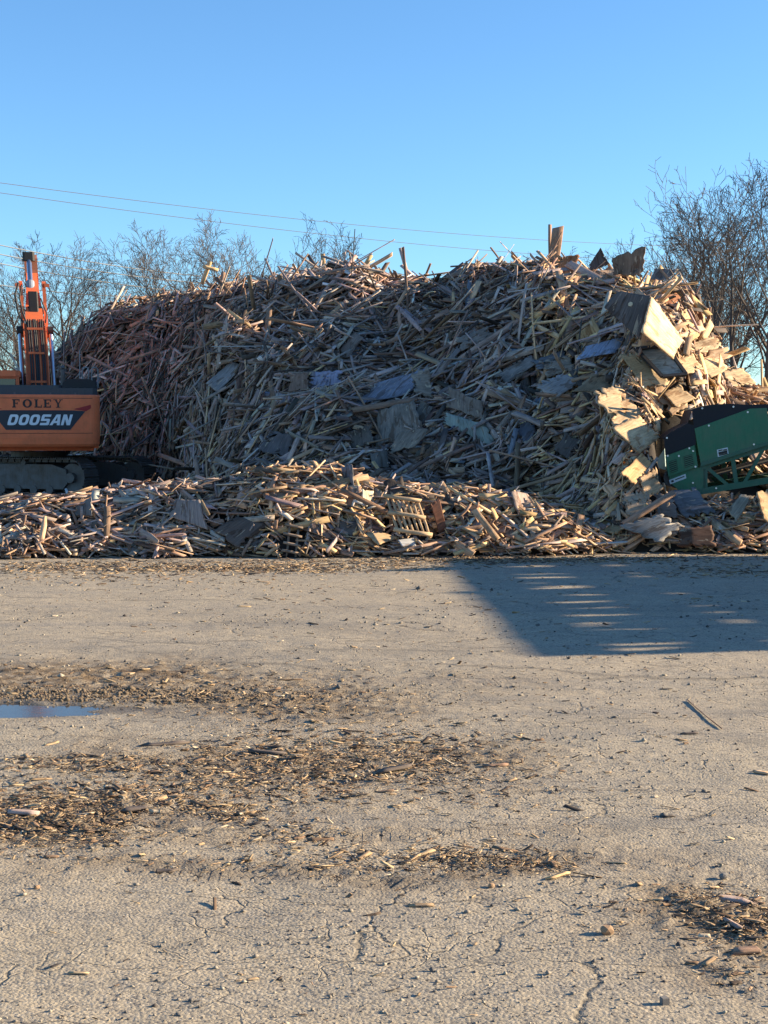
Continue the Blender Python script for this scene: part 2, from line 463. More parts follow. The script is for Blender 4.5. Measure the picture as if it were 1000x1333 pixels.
def H0(X, D):
    X = np.asarray(X, float); D = np.asarray(D, float)
    zc = np.interp(X, P[:, 0], P[:, 2]); dc = np.interp(X, P[:, 0], P[:, 1]); d0 = np.interp(X, TOE[:, 0], TOE[:, 1]); e = np.interp(X, PEXP[:, 0], PEXP[:, 1])
    tt = np.clip((D - d0) / (dc - d0), 0, 1)
    z = zc * tt ** e * (1 + .12 * np.sin(tt * math.pi))
    z = np.minimum(z, zc * 1.02)
    back = np.clip((D - dc) / 6, 0, 1)
    z = np.where(D > dc, zc * (1 - back ** 1.3), z)
    z = z + ((fbm(X * .55, D * .45, 31, 3) - .06) * 1.9 + fbm(X * 1.7, D * 1.5, 33, 2) * .8) * sstep(0, .15, tt) * np.minimum(1, z / 1.5) * (1 - .93 * sstep(.72, .95, tt)) * (1 - .8 * sstep(5, 6.5, X))
    z = z - .22 * sstep(.5, 1, z)
    z = np.maximum(0, z - 1.1 * np.exp(-((X - 2.5) / 1.0) ** 2 - ((D - 24.2) / 1.6) ** 2))
    # front berm
    zb = np.interp(X, B[:, 0], B[:, 2]) - np.interp(X, [-5, -3, -1], [.16, .16, .18])
    toe = np.interp(X, [-6, 1, 3, 6], [19.65, 19.7, 20.1, 20.6]) + fbm(X * 1.4, X * 0, 45, 4) * .9
    f = sstep(toe, 20.9, D) ** .8 * (1 - .93 * sstep(21.1, 23.6, D))
    zb = zb * f + fbm(X * 1.3, D * 1.3, 41, 3) * .35 * f + .12 * np.exp(-((X + 1.75) / .55) ** 2) * f - .12 * np.exp(-((X + 3.6) / 1.2) ** 2) * f
    # spur of tumbled sheets at the right
    u = np.clip((D - 20.6) / 8.5, 0, 1); xc = np.minimum(5.3, 3.65 + .27 * np.maximum(0, D - 21))
    zs = 4.5 * (1 - np.exp(-np.maximum(0, D - 20.7) / 2.3)) * np.exp(-((X - xc) / (.72 + .6 * u)) ** 2) * (1 - sstep(29, 31, D))
    zs = np.minimum(zs, np.maximum(.3, zc * .93 - .25))
    # low rubbish at the far right
    zr = .75 * sstep(4.0, 4.8, X) * sstep(20.4, 21.4, D) * (1 - sstep(9, 11, X)) * (1 + fbm(X * 1.2, D * 1.2, 47) * 1.2) * (1 - sstep(30, 36, D))
    z = np.maximum(np.maximum(z, zb), np.maximum(zs, zr))
    # the conveyor has pushed a bay into the heap
    bay = sstep(3.9, 4.25, X) * (1 - sstep(22.9, 23.6, D))
    return z * (1 - bay) + np.minimum(z, .72) * bay


def H(X, D):
    return H0(X, D)


def hit(px, py, dmin=18.5):
    d = ray(px, py); D = np.arange(dmin, 50, .08)
    z = CAMZ + d[2] * D; h = H(d[0] * D, D)
    k = np.where(z <= h)[0]
    return float(D[k[0]]) if len(k) else None


def surf_n(X, D, e=.35):
    gxx = (H(X + e, D) - H(X - e, D)) / (2 * e); gyy = (H(X, D + e) - H(X, D - e)) / (2 * e)
    n = np.stack([-gxx, -gyy, np.ones_like(gxx)], -1)
    return n / np.linalg.norm(n, axis=-1, keepdims=True)


# ------------------------------------------------------------------ boards
rng = np.random.default_rng(7)
PAL = {
    'grey': (.45, .337, .285), 'pale grey': (.57, .465, .385), 'brown': (.35, .22, .15), 'dark': (.12, .095, .08),
    'tan': (.62, .405, .245), 'golden': (.73, .49, .25), 'reddish': (.33, .195, .135), 'blue': (.17, .185, .215), 'white': (.66, .64, .60)}
PN = list(PAL)
# probabilities by zone: left, middle, right, berm_left, berm_mid; sunny zones get more tan, sunlight put into colour
PP = {0: [.34, .11, .31, .12, .045, .015, .055, .003, .002], 1: [.40, .13, .23, .14, .045, .015, .02, .012, .008],
      2: [.17, .10, .20, .10, .25, .14, .03, .003, .007], 3: [.32, .18, .20, .10, .14, .02, .02, .008, .012], 4: [.14, .10, .17, .06, .33, .17, .02, .002, .008]}
BQ = []
for s_ in range(3):
    for k in range(4): BQ.append((s_ * 4 + k, s_ * 4 + (k + 1) % 4, s_ * 4 + 4 + (k + 1) % 4, s_ * 4 + 4 + k))
BQ.append((3, 2, 1, 0)); BQ.append((12, 13, 14, 15))
BQ = np.array(BQ)


def board_local(L, W, T, splinter, rng):
    n = len(L)
    sx = np.array([-.5, -.17, .17, .5]); cy = np.array([-.5, .5, .5, -.5]); cz = np.array([-.5, -.5, .5, .5])
    X = L[:, None, None] * sx[None, :, None] * np.ones((1, 1, 4))
    Y = W[:, None, None] * cy[None, None] * np.ones((1, 4, 1)); Z = T[:, None, None] * cz[None, None] * np.ones((1, 4, 1))
    j = splinter[:, None] * rng.random((n, 4)) * W[:, None]
    j[:, [2, 3]] = j[:, [1, 0]] + (rng.random((n, 2)) - .5) * .01
    X[:, 0] += j
    j2 = splinter[:, None] * rng.random((n, 4)) * W[:, None]
    j2[:, [2, 3]] = j2[:, [1, 0]] + (rng.random((n, 2)) - .5) * .01
    X[:, 3] -= j2
    # some broken ends taper to a splinter
    tp = (rng.random(n) < .22) * (rng.random(n) * .7)
    Y[:, 3] = Y[:, 3] * (1 - tp[:, None]) + (W * tp * .3)[:, None] * rng.choice([-1, 1], n)[:, None]
    bow = rng.normal(0, .012, n) * L
    Z += (bow[:, None] * (1 - (2 * sx[None]) ** 2))[:, :, None]
    Y += (rng.normal(0, .006, n)[:, None] * L[:, None] * (1 - (2 * sx[None]) ** 2))[:, :, None]
    return np.stack([X, Y, Z], -1).reshape(n, 16, 3)


def frames(n, a, tilt, roll):
    """n: surface normals; a: angle within the surface; tilt out of it; roll about the length"""
    tx = np.cross(np.array([0, 1., 0]), n); tx /= np.linalg.norm(tx, axis=1, keepdims=True)
    ty = np.cross(n, tx)
    ax = tx * np.cos(a)[:, None] + ty * np.sin(a)[:, None]
    ax = ax * np.cos(tilt)[:, None] + n * np.sin(tilt)[:, None]
    sd = np.cross(n, ax); sd /= np.linalg.norm(sd, axis=1, keepdims=True)
    up = np.cross(ax, sd)
    y = sd * np.cos(roll)[:, None] + up * np.sin(roll)[:, None]
    z = np.cross(ax, y)
    return np.stack([ax, y, z], 1)


NB = 31000
X = []; D = []
while len(X) < NB:
    x = rng.uniform(-11.5, 9.5, 6000); d = rng.uniform(19.6, 47, 6000)
    dc = np.interp(x, P[:, 0], P[:, 1]); h = H(x, d)
    nn = surf_n(x, d)
    keep = (d < dc + 1.6) & (h > .04)
    # more, smaller pieces nearer by; keep only as many as the slope shows
    dens = np.clip(1.25 - (d - 20) / 30, .45, 1.2) / np.maximum(.5, nn[:, 2])
    dens = np.where((d < 23.2), dens * 1.7, dens)
    dens = np.where((x < -5) & (d < 39) & (d > 23.5), 0, dens)
    dens = np.where((d > 22.8) & (h < .35), dens * .15, dens)
    keep &= rng.random(6000) < dens / 2.0
    X += list(x[keep]); D += list(d[keep])
X = np.array(X[:NB]); D = np.array(D[:NB])
Zs = H(X, D); N = surf_n(X, D)
berm = (D < 23)
small = np.where(berm, .46, np.clip((D - 12) / 24, .48, .88))
kind = rng.choice(5, NB, p=[.30, .27, .16, .18, .09])
Wd = np.array([.085, .135, .055, .04, .19])[kind] * rng.uniform(.8, 1.2, NB)
Td = np.array([.036, .02, .045, .015, .022])[kind] * rng.uniform(.85, 1.15, NB)
Ld = rng.lognormal(math.log(.90), .52, NB).clip(.22, 3.2) * small
Ld = np.where(D > np.interp(X, P[:, 0], P[:, 1]) - 1.2, np.minimum(Ld, .95), Ld)
Ld = np.where(D < 23, np.minimum(Ld * .95, .95), Ld)
Wd = Wd * np.where(berm, .52, .68); Td = Td * np.where(berm, .45, .6)
# stacking direction drifts over the heap
PXa = 500 + X / D * F
am = np.interp(PXa, [0, 200, 350, 500, 640, 760, 900], [26, 34, 34, 18, 30, 5, -38]) + fbm(X * 1.1, D * .8, 51, 4) * 240
am = np.where(berm, fbm(X * .9, D * .9, 53) * 120 + 5, am)
ang = np.radians(am + rng.normal(0, 30, NB)); wild = rng.random(NB) < .34
ang = np.where(wild, rng.uniform(-math.pi / 2, math.pi / 2, NB), ang)
tilt = rng.normal(0, R(8), NB); tilt = np.where(wild, rng.normal(0, R(17), NB), tilt); tilt = np.where(berm, np.clip(tilt, -R(16), R(16)) * .8, tilt)
roll = rng.normal(0, R(32), NB)
zone = np.where(berm, np.where(PXa < 320, 3, 4), np.where(PXa < 330, 0, np.where(PXa < 690, 1, 2)))
cluster = vnoise(X * 1.1, D * .9, 61)
ci = np.array([rng.choice(9, p=PP[int(z)]) for z in zone])
# rough clusters of like timber
redc = (cluster > .72) & (zone <= 1) & (rng.random(NB) < .2); ci[redc] = 6
C = np.array([PAL[PN[k]] for k in ci]) * rng.uniform(.55, 1.3, (NB, 1)) * (1 + rng.normal(0, .04, (NB, 3)))
FR = frames(N, ang, tilt, roll)
LOC = board_local(Ld, Wd, Td, np.where(rng.random(NB) < .45, rng.uniform(.3, 2.2, NB), .05), rng)
lift = rng.uniform(-.10, .20, NB) * np.where(berm, .6, 1) + np.abs(np.sin(tilt)) * Ld * .25
CEN = np.stack([X, D, Zs], -1) + N * lift[:, None]
CEN[:, 2] = np.maximum(CEN[:, 2], .03)
WV = np.einsum('nvk,nkj->nvj', LOC, FR) + CEN[:, None]
WV[..., 2] = np.maximum(WV[..., 2], .004)
BUV = LOC + rng.uniform(-40, 40, (NB, 1, 3))

BOARDS = []   # dicts of everything board-like made one by one


def put(name, V, Q, colr, uv, material, parent=None, attrs=None):
    V = np.asarray(V); c = V.mean(0)
    cc = np.ones((len(V), 4)); cc[:, :3] = colr
    o = np_mesh(name, V - c, np.asarray(Q), material, {'Col': ('FLOAT_COLOR', cc), 'buv': ('FLOAT_VECTOR', uv)}, parent)
    o.location = c
    return o


def one_board(p, q, W, T, colr, roll=0., splint=.6, seed=0):
    r = np.random.default_rng(seed + 1000)
    p = np.array(p); q = np.array(q); ax = q - p; L = np.linalg.norm(ax); ax /= L
    toc = np.array([0, -1., .35]); sdv = np.cross(toc, ax); sdv /= np.linalg.norm(sdv); up = np.cross(ax, sdv)
    y = sdv * math.cos(roll) + up * math.sin(roll); z = np.cross(ax, y)
    loc = board_local(np.array([L]), np.array([W]), np.array([T]), np.array([splint]), r)[0]
    return loc @ np.stack([ax, y, z]) + (p + q) / 2, loc + r.uniform(-40, 40, 3)


def depth_at(px, py, lift=.25):
    h = hit(px, py)
    if h is None: h = float(np.interp(px, [q[0] for q in CR], [q[2] for q in CR]))
    return h - lift


FEAT = []
# px ends, width, colour, label, optional depths
fb = [
    ((716, 291), (717, 350), .07, 'brown', 'tall thin weathered post standing up from the top of the heap', (34.6, 34.6)),
    ((727, 293), (719, 352), .24, 'brown', 'thick splintered brown beam standing upright on the crest beside the thin post', (34.2, 34.4)),
    ((521, 322), (532, 362), .09, 'grey', 'thin grey lath sticking up alone against the sky at the dip of the crest', (39.2, 39.0)),
    ((484, 331), (467, 360), .11, 'golden', 'sunlit golden board leaning up on the crest above the middle of the heap', (40, 40)),
    ((420, 330), (423, 364), .12, 'golden', 'upright sunlit tan board on the crest below the small leaning tree', (41, 41)),
    ((512, 330), (474, 352), .09, 'tan', 'thin tan board slanting across the top of the crest', (40, 40.2)),
    ((758, 452), (797, 410), .15, 'golden', 'clean yellow board slanting up beside the large dark panel', None),
    ((738, 342), (806, 379), .17, 'grey', 'long grey plank running down towards the large dark panel', (32.4, 31)),
    ((863, 345), (838, 383), .10, 'golden', 'sunlit narrow board leaning up against the sky behind the large dark panel', (31, 31)),
    ((811, 683), (880, 640), .09, 'brown', 'long thin brown lath slanting up under the tail of the green conveyor', (20.6, 20.8)),
    ((668, 537), (733, 567), .12, 'grey', 'long grey plank slanting down through the dark hollow left of the tan sheets', None),
    ((923, 676), (967, 709), .10, 'tan', 'tan plank sloping down to the ground in front of the conveyor frame', (20.9, 20.4)),
    ((485, 600), (498, 619), .06, 'golden', 'short golden stick poking up above the broken pallet', None),
    ((584, 611), (617, 637), .05, 'tan', 'thin tan stick slanting down at the top right end of the sunlit berm', None),
    ((616, 662), (650, 705), .09, 'tan', 'sturdy tan board sloping down right of the broken pallet', None),
    ((56, 642), (87, 674), .09, 'grey', 'wide pale grey plank sloping down in front of the excavator track', None),
    ((86, 637), (90, 678), .05, 'white', 'narrow whitish board standing upright in the shaded berm below the excavator', None),
    ((0, 661), (28, 662), .06, 'white', 'level whitish board at the foot of the excavator track', None),
    ((53, 708), (60, 671), .07, 'tan', 'tan board standing near the bottom of the shaded berm', None),
    ((192, 654), (262, 619), .10, 'tan', 'long tan plank rising up the shaded berm above the square panel', None),
    ((568, 586), (606, 571), .07, 'golden', 'short board with a bright broken end beside the greenish torn sheet', None),
    ((530, 655), (490, 625), .05, 'tan', 'thin tan slat slanting over the top of the broken pallet', None),
    ((280, 398), (292, 352), .12, 'brown', 'brown board standing steeply on the sunlit crest knob', (43.4, 43.4)),
    ((262, 372), (274, 340), .12, 'golden', 'bright golden board leaning on the crest knob behind the excavator', (43.6, 43.6)),
    ((285, 352), (262, 346), .10, 'golden', 'golden board lying across the crest knob', (43.5, 43.5)),
    ((402, 352), (430, 385), .09, 'grey', 'grey board running down from the crest below the tree row', None),
    ((672, 505), (690, 555), .08, 'grey', 'grey slat hanging down beside the bluish torn sheet', None),
    ((596, 470), (706, 398), .13, 'grey', 'very long grey plank rising across the upper right of the heap', None),
    ((640, 470), (712, 450), .16, 'pale grey', 'pale pointed plank lying level across the upper right slope', None),
    ((455, 535), (545, 520), .12, 'brown', 'brown beam lying across the big dark sheet in the middle', None),
]
for k, (p, q, W, cn, lab, dd) in enumerate(fb):
    d1, d2 = dd if dd else (depth_at(*p), depth_at(*q))
    if not dd:
        m = min(d1, d2); d1 = m + (d1 - m) * .5; d2 = m + (d2 - m) * .5
    V_, uv = one_board(at(*p, d1), at(*q, d2), W, .04 if W < .2 else .16, PAL[cn], roll=(k * 1.7 % 1 - .5) * .8, seed=k)
    o = put('scrap_board' if W < .2 else 'wooden_beam', V_, BQ, np.array(PAL[cn]) * 1.0, uv, M_wood)
    tag(o, lab, 'board' if W < .2 else 'beam', 'loose boards of the wood heap'); FEAT.append(o)


def sheet_geo(c4, thick, jag, warp, r, nx=15, ny=11, jedges=(1, 1, 1, 1)):
    """c4: four corners in 3D (in order round); returns verts, quads, uv"""
    c4 = np.array(c4, float); n = np.cross(c4[1] - c4[0], c4[3] - c4[0]); n /= np.linalg.norm(n)
    u = np.linspace(0, 1, nx); v_ = np.linspace(0, 1, ny)
    # torn edge offsets
    def edge(m):
        q = np.cumsum(r.normal(0, .5, m)); q -= np.linspace(q[0], q[-1], m); q = q * .55 + r.normal(0, .35, m) + (r.random(m) < .22) * r.uniform(0, 2.2, m); return np.abs(q) * jag
    eB, eT, eL, eR = [edge(m) * j for m, j in zip((nx, nx, ny, ny), jedges)]
    UU = np.zeros((ny, nx)); VV = np.zeros((ny, nx))
    for i in range(ny):
        UU[i] = eL[i] + (1 - eL[i] - eR[i]) * u
    for j in range(nx):
        VV[:, j] = eB[j] + (1 - eB[j] - eT[j]) * v_
    Pt = ((1 - UU) * (1 - VV))[..., None] * c4[0] + (UU * (1 - VV))[..., None] * c4[1] + (UU * VV)[..., None] * c4[2] + ((1 - UU) * VV)[..., None] * c4[3]
    sz = (np.linalg.norm(c4[1] - c4[0]) + np.linalg.norm(c4[3] - c4[0])) / 2
    a1, a2, a3 = r.normal(0, 1, 3)
    c1, c2 = r.uniform(.25, .75, 2)
    bend = warp * sz * (a1 * np.abs(UU - c1) * .9 + a2 * (VV - .5) ** 2 * .6 + a3 * .6 * np.maximum(0, UU + VV - 1 - (c2 - .5)))
    Pt = Pt + bend[..., None] * n
    A = Pt.reshape(-1, 3) + n * thick / 2; Bk = Pt.reshape(-1, 3) - n * thick / 2
    V = np.vstack([A, Bk]); m = nx * ny
    q = []
    for i in range(ny - 1):
        for j in range(nx - 1):
            a = i * nx + j; q.append((a, a + 1, a + 1 + nx, a + nx)); q.append((m + a, m + a + nx, m + a + nx + 1, m + a + 1))
    for j in range(nx - 1):
        q.append((j, m + j, m + j + 1, j + 1)); k = (ny - 1) * nx + j; q.append((k, k + 1, m + k + 1, m + k))
    for i in range(ny - 1):
        k = i * nx; q.append((k, k + nx, m + k + nx, m + k)); k = i * nx + nx - 1; q.append((k, m + k, m + k + nx, k + nx))
    wx, wy = np.linalg.norm(c4[1] - c4[0]), np.linalg.norm(c4[3] - c4[0])
    uv = np.stack([UU * wx, VV * wy, 0 * UU], -1).reshape(-1, 3); uv = np.vstack([uv, uv + [0, 0, .1]]) + r.uniform(-40, 40, 3)
    return V, np.array(q), uv


def quad_on_plane(pts, nrm, D0):
    nrm = np.array(nrm, float); nrm /= np.linalg.norm(nrm)
    cx = sum(p[0] for p in pts) / 4; cy = sum(p[1] for p in pts) / 4
    c = at(cx, cy, D0); out = []
    for p in pts:
        d = ray(*p); o = np.array([0, 0, CAMZ]); tt = np.dot(c - o, nrm) / np.dot(d, nrm); out.append(o + d * tt)
    return out


# corners in the photo, facing, colour, jag, warp, thickness, label, depth
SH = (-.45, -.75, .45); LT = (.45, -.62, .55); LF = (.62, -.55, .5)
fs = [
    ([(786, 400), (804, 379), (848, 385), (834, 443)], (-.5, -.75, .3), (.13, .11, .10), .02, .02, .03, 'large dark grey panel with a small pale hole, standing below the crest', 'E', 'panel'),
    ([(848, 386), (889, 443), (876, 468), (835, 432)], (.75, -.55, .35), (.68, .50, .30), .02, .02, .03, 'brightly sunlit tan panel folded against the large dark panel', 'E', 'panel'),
    ([(748, 470), (762, 452), (817, 438), (803, 460)], (-.1, -.6, .8), (.33, .37, .47), .05, .03, .012, 'bright blue painted sheet lying below the dark panel', None, 'sheet'),
    ([(828, 456), (866, 452), (893, 489), (862, 492)], (.0, -.75, .6), (.30, .30, .27), .02, .01, .03, 'grey cabinet door lying slanted under the sunlit panel', None, 'door'),
    ([(808, 461), (830, 457), (868, 500), (840, 508)], (.15, -.75, .6), (.40, .30, .17), .08, .04, .02, 'brownish sheet beside the grey cabinet door', None, 'sheet'),
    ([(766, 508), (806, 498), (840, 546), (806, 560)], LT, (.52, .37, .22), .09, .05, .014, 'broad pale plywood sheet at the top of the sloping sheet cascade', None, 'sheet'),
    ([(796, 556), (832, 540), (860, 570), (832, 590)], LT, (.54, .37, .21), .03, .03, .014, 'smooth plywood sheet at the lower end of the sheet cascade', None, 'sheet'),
    ([(836, 470), (872, 488), (866, 506), (826, 492)], (.2, -.65, .65), (.47, .34, .20), .09, .05, .014, 'tan sheet jutting out below the grey cabinet door', None, 'sheet'),
    ([(896, 446), (934, 436), (942, 450), (906, 464)], (.3, -.6, .7), (.56, .41, .25), .08, .05, .014, 'tan flap sticking out on the skyline of the right flank', None, 'sheet'),
    ([(872, 468), (902, 460), (918, 480), (886, 492)], (.45, -.6, .6), (.50, .35, .20), .08, .05, .014, 'tan broken sheet between the cabinet door and the flank skyline', None, 'sheet'),
    ([(936, 484), (966, 478), (986, 500), (952, 506)], (.35, -.6, .7), (.48, .34, .20), .10, .05, .014, 'brown tan sheet at the far end of the right flank', None, 'sheet'),
    ([(856, 520), (880, 508), (902, 528), (874, 542)], (.4, -.7, .5), (.34, .23, .14), .10, .05, .014, 'brown sheet in front of the conveyor hood', None, 'sheet'),
    ([(700, 470), (742, 462), (752, 480), (712, 492)], (-.1, -.65, .7), (.34, .28, .22), .09, .06, .012, 'grey brown torn sheet left of the bright blue sheet', None, 'sheet'),
    ([(808, 640), (842, 634), (852, 668), (816, 676)], (.1, -.85, .4), (.36, .27, .19), .08, .04, .014, 'grey tan sheet standing on edge left of the conveyor tail', None, 'sheet'),
    ([(850, 640), (880, 646), (884, 676), (856, 672)], (-.1, -.8, .5), (.20, .17, .15), .10, .05, .014, 'dark torn sheet under the nose of the conveyor', None, 'sheet'),
    ([(590, 440), (640, 424), (650, 440), (600, 458)], (-.2, -.7, .6), (.26, .215, .18), .10, .05, .014, 'brown grey sheet on the upper middle slope', None, 'sheet'),
    ([(440, 455), (462, 430), (474, 440), (452, 468)], (-.3, -.7, .6), (.25, .20, .17), .08, .05, .014, 'narrow grey sheet above the lavender sheet', None, 'sheet'),
    ([(268, 500), (302, 468), (318, 476), (284, 512)], (-.35, -.75, .5), (.27, .255, .25), .05, .03, .014, 'grey corrugated looking sheet on the left slope', None, 'sheet'),
    ([(330, 588), (352, 560), (384, 566), (376, 596)], (-.3, -.8, .4), (.15, .13, .13), .09, .05, .014, 'dark sheet low on the slope above the left end of the sunlit berm', None, 'sheet'),
    ([(692, 500), (734, 484), (766, 492), (724, 519)], (.25, -.8, .5), (.46, .44, .42), .08, .05, .012, 'torn whitish sheet with blue patches above the dark hollow', None, 'sheet'),
    ([(740, 512), (772, 486), (812, 491), (800, 514)], LT, (.56, .40, .24), .07, .06, .012, 'ragged sunlit plywood piece above the sloping sheet cascade', None, 'sheet'),
    ([(806, 617), (835, 589), (850, 604), (826, 632)], (.5, -.7, .4), (.62, .36, .17), .05, .03, .014, 'orange tan plywood square left of the green conveyor', None, 'sheet'),
    ([(832, 622), (853, 606), (866, 640), (838, 650)], (.4, -.8, .3), (.50, .34, .20), .10, .04, .014, 'broken tan sheet under the orange tan square', None, 'sheet'),
    ([(804, 684), (862, 668), (892, 684), (858, 709)], (-.05, -.75, .6), (.27, .25, .22), .06, .04, .014, 'grey sheet lying flat at the foot of the heap below the conveyor tail', 20.5, 'sheet'),
    ([(884, 688), (928, 682), (934, 711), (880, 712)], (.0, -.85, .4), (.14, .075, .05), .08, .06, .03, 'dark brown slab with a torn edge at the foot of the heap', 20.3, 'slab'),
    ([(947, 664), (964, 643), (982, 646), (959, 681)], (.2, -.75, .6), (.32, .27, .20), .07, .03, .016, 'grey tan sheet leaning under the conveyor frame', 20.9, 'sheet'),
    ([(984, 640), (1012, 634), (1014, 692), (993, 676)], (.45, -.75, .4), (.58, .40, .22), .04, .03, .016, 'tall sunlit sheet at the right edge under the conveyor', 20.8, 'sheet'),
    ([(868, 640), (905, 634), (935, 668), (890, 676)], (.0, -.7, .6), (.15, .15, .16), .08, .05, .02, 'dark grey mat sagging below the conveyor tail', 21.1, 'mat'),
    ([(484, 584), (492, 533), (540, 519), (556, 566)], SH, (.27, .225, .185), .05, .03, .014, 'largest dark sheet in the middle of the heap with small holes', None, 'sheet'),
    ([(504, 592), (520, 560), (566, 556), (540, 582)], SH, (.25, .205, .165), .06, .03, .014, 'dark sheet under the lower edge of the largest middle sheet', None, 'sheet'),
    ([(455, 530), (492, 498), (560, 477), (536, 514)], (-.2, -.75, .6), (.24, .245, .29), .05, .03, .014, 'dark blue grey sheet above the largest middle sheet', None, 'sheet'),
    ([(535, 486), (560, 476), (564, 520), (540, 514)], SH, (.26, .22, .18), .10, .04, .014, 'grey brown torn piece hanging over the dark blue grey sheet', None, 'sheet'),
    ([(374, 511), (378, 486), (403, 484), (402, 508)], (-.2, -.85, .4), (.24, .16, .12), .06, .02, .014, 'small brown square next to the lavender sheet', None, 'sheet'),
    ([(402, 508), (403, 483), (448, 481), (444, 499)], (-.1, -.8, .5), (.36, .34, .43), .10, .03, .014, 'lavender blue torn sheet on the middle left slope', None, 'sheet'),
    ([(581, 529), (584, 502), (631, 524), (628, 549)], (-.35, -.8, .4), (.26, .205, .165), .08, .03, .014, 'dark brown sheet above the greenish torn sheet', None, 'sheet'),
    ([(576, 549), (580, 536), (636, 552), (652, 586)], (-.05, -.75, .6), (.36, .39, .32), .07, .04, .014, 'greenish grey torn sheet right of the largest middle sheet', None, 'sheet'),
    ([(537, 542), (549, 520), (564, 530), (552, 553)], SH, (.22, .19, .16), .05, .02, .014, 'small grey board end at the corner of the largest middle sheet', None, 'sheet'),
    ([(484, 610), (482, 592), (504, 584), (506, 609)], SH, (.13, .12, .11), .03, .02, .02, 'small upright grey panel behind the sunlit berm', None, 'panel'),
    ([(457, 586), (455, 562), (483, 551), (488, 578)], SH, (.15, .125, .105), .07, .03, .014, 'brown dark sheet left of the largest middle sheet', None, 'sheet'),
    ([(798, 358), (796, 335), (843, 319), (837, 362)], (-.55, -.8, .15), (.20, .14, .10), .07, .05, .02, 'big torn brown sheet standing against the sky on the right crest', 31.2, 'sheet'),
    ([(767, 353), (768, 344), (782, 322), (795, 345)], (-.5, -.8, .2), (.10, .085, .08), .05, .04, .02, 'dark pointed sheet beside the big torn brown sheet on the crest', 32.4, 'sheet'),
    ([(726, 358), (727, 334), (756, 330), (751, 355)], (.0, -.9, .3), (.34, .15, .07), .08, .04, .02, 'rusty orange sheet on the crest next to the thick beam', 33.6, 'sheet'),
    ([(852, 388), (878, 379), (893, 381), (876, 401)], (.3, -.7, .6), (.45, .19, .09), .07, .04, .02, 'reddish brown flap sticking out over the bright panel', 30.6, 'sheet'),
    ([(845, 366), (852, 350), (884, 353), (868, 366)], (-.2, -.6, .7), (.20, .17, .15), .10, .05, .02, 'dark torn flap pointing right off the shoulder of the heap', 30.8, 'sheet'),
    ([(219, 672), (228, 650), (262, 650), (272, 691)], (-.15, -.85, .5), (.30, .245, .215), .04, .01, .016, 'square pinkish grey panel in the shaded berm', None, 'panel'),
    ([(276, 690), (309, 672), (352, 682), (312, 716)], (-.1, -.7, .7), (.13, .095, .075), .06, .02, .016, 'dark brown sheet lying low right of the square panel', None, 'sheet'),
    ([(97, 672), (98, 657), (119, 647), (121, 672)], SH, (.17, .16, .15), .06, .02, .016, 'small dark grey panel in the berm below the excavator', None, 'panel'),
    ([(471, 660), (471, 636), (486, 639), (487, 658)], (.55, -.75, .3), (.78, .62, .42), .05, .01, .02, 'bright cream block leaning left of the broken pallet', None, 'block'),
    ([(473, 693), (500, 694), (523, 700), (492, 710)], (.35, -.6, .7), (.58, .40, .23), .05, .02, .014, 'sunlit tan triangle of plywood below the broken pallet', None, 'sheet'),
    ([(518, 703), (539, 700), (542, 711), (524, 712)], (.2, -.7, .7), (.66, .65, .62), .03, .01, .012, 'white card at the foot of the berm below the broken pallet', None, 'card'),
    ([(560, 655), (572, 648), (582, 690), (572, 697)], (.2, -.9, .2), (.20, .085, .05), .05, .02, .02, 'reddish dark panel at the right side of the broken pallet', None, 'panel'),
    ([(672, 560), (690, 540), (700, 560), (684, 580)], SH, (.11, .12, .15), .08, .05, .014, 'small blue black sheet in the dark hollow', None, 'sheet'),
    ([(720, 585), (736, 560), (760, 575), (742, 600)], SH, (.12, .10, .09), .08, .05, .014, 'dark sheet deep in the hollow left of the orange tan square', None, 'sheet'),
    ([(640, 490), (690, 462), (700, 472), (660, 500)], (-.2, -.7, .6), (.24, .22, .20), .07, .03, .014, 'grey pointed sheet above the whitish torn sheet', None, 'sheet'),
    ([(690, 470), (735, 455), (742, 470), (700, 482)], (-.1, -.7, .6), (.17, .18, .2), .07, .03, .014, 'slate blue sheet between the yellow board and the whitish torn sheet', None, 'sheet'),
    ([(905, 470), (930, 462), (952, 480), (925, 492)], (.4, -.6, .7), (.55, .40, .24), .07, .04, .014, 'tan sheet lying on the right flank above the conveyor', None, 'sheet'),
    ([(862, 512), (884, 500), (906, 520), (880, 532)], (.3, -.7, .6), (.46, .32, .18), .07, .04, .014, 'tan brown sheet tucked above the conveyor hood', None, 'sheet'),
]
rs = np.random.default_rng(77)
feat_sheet = {}
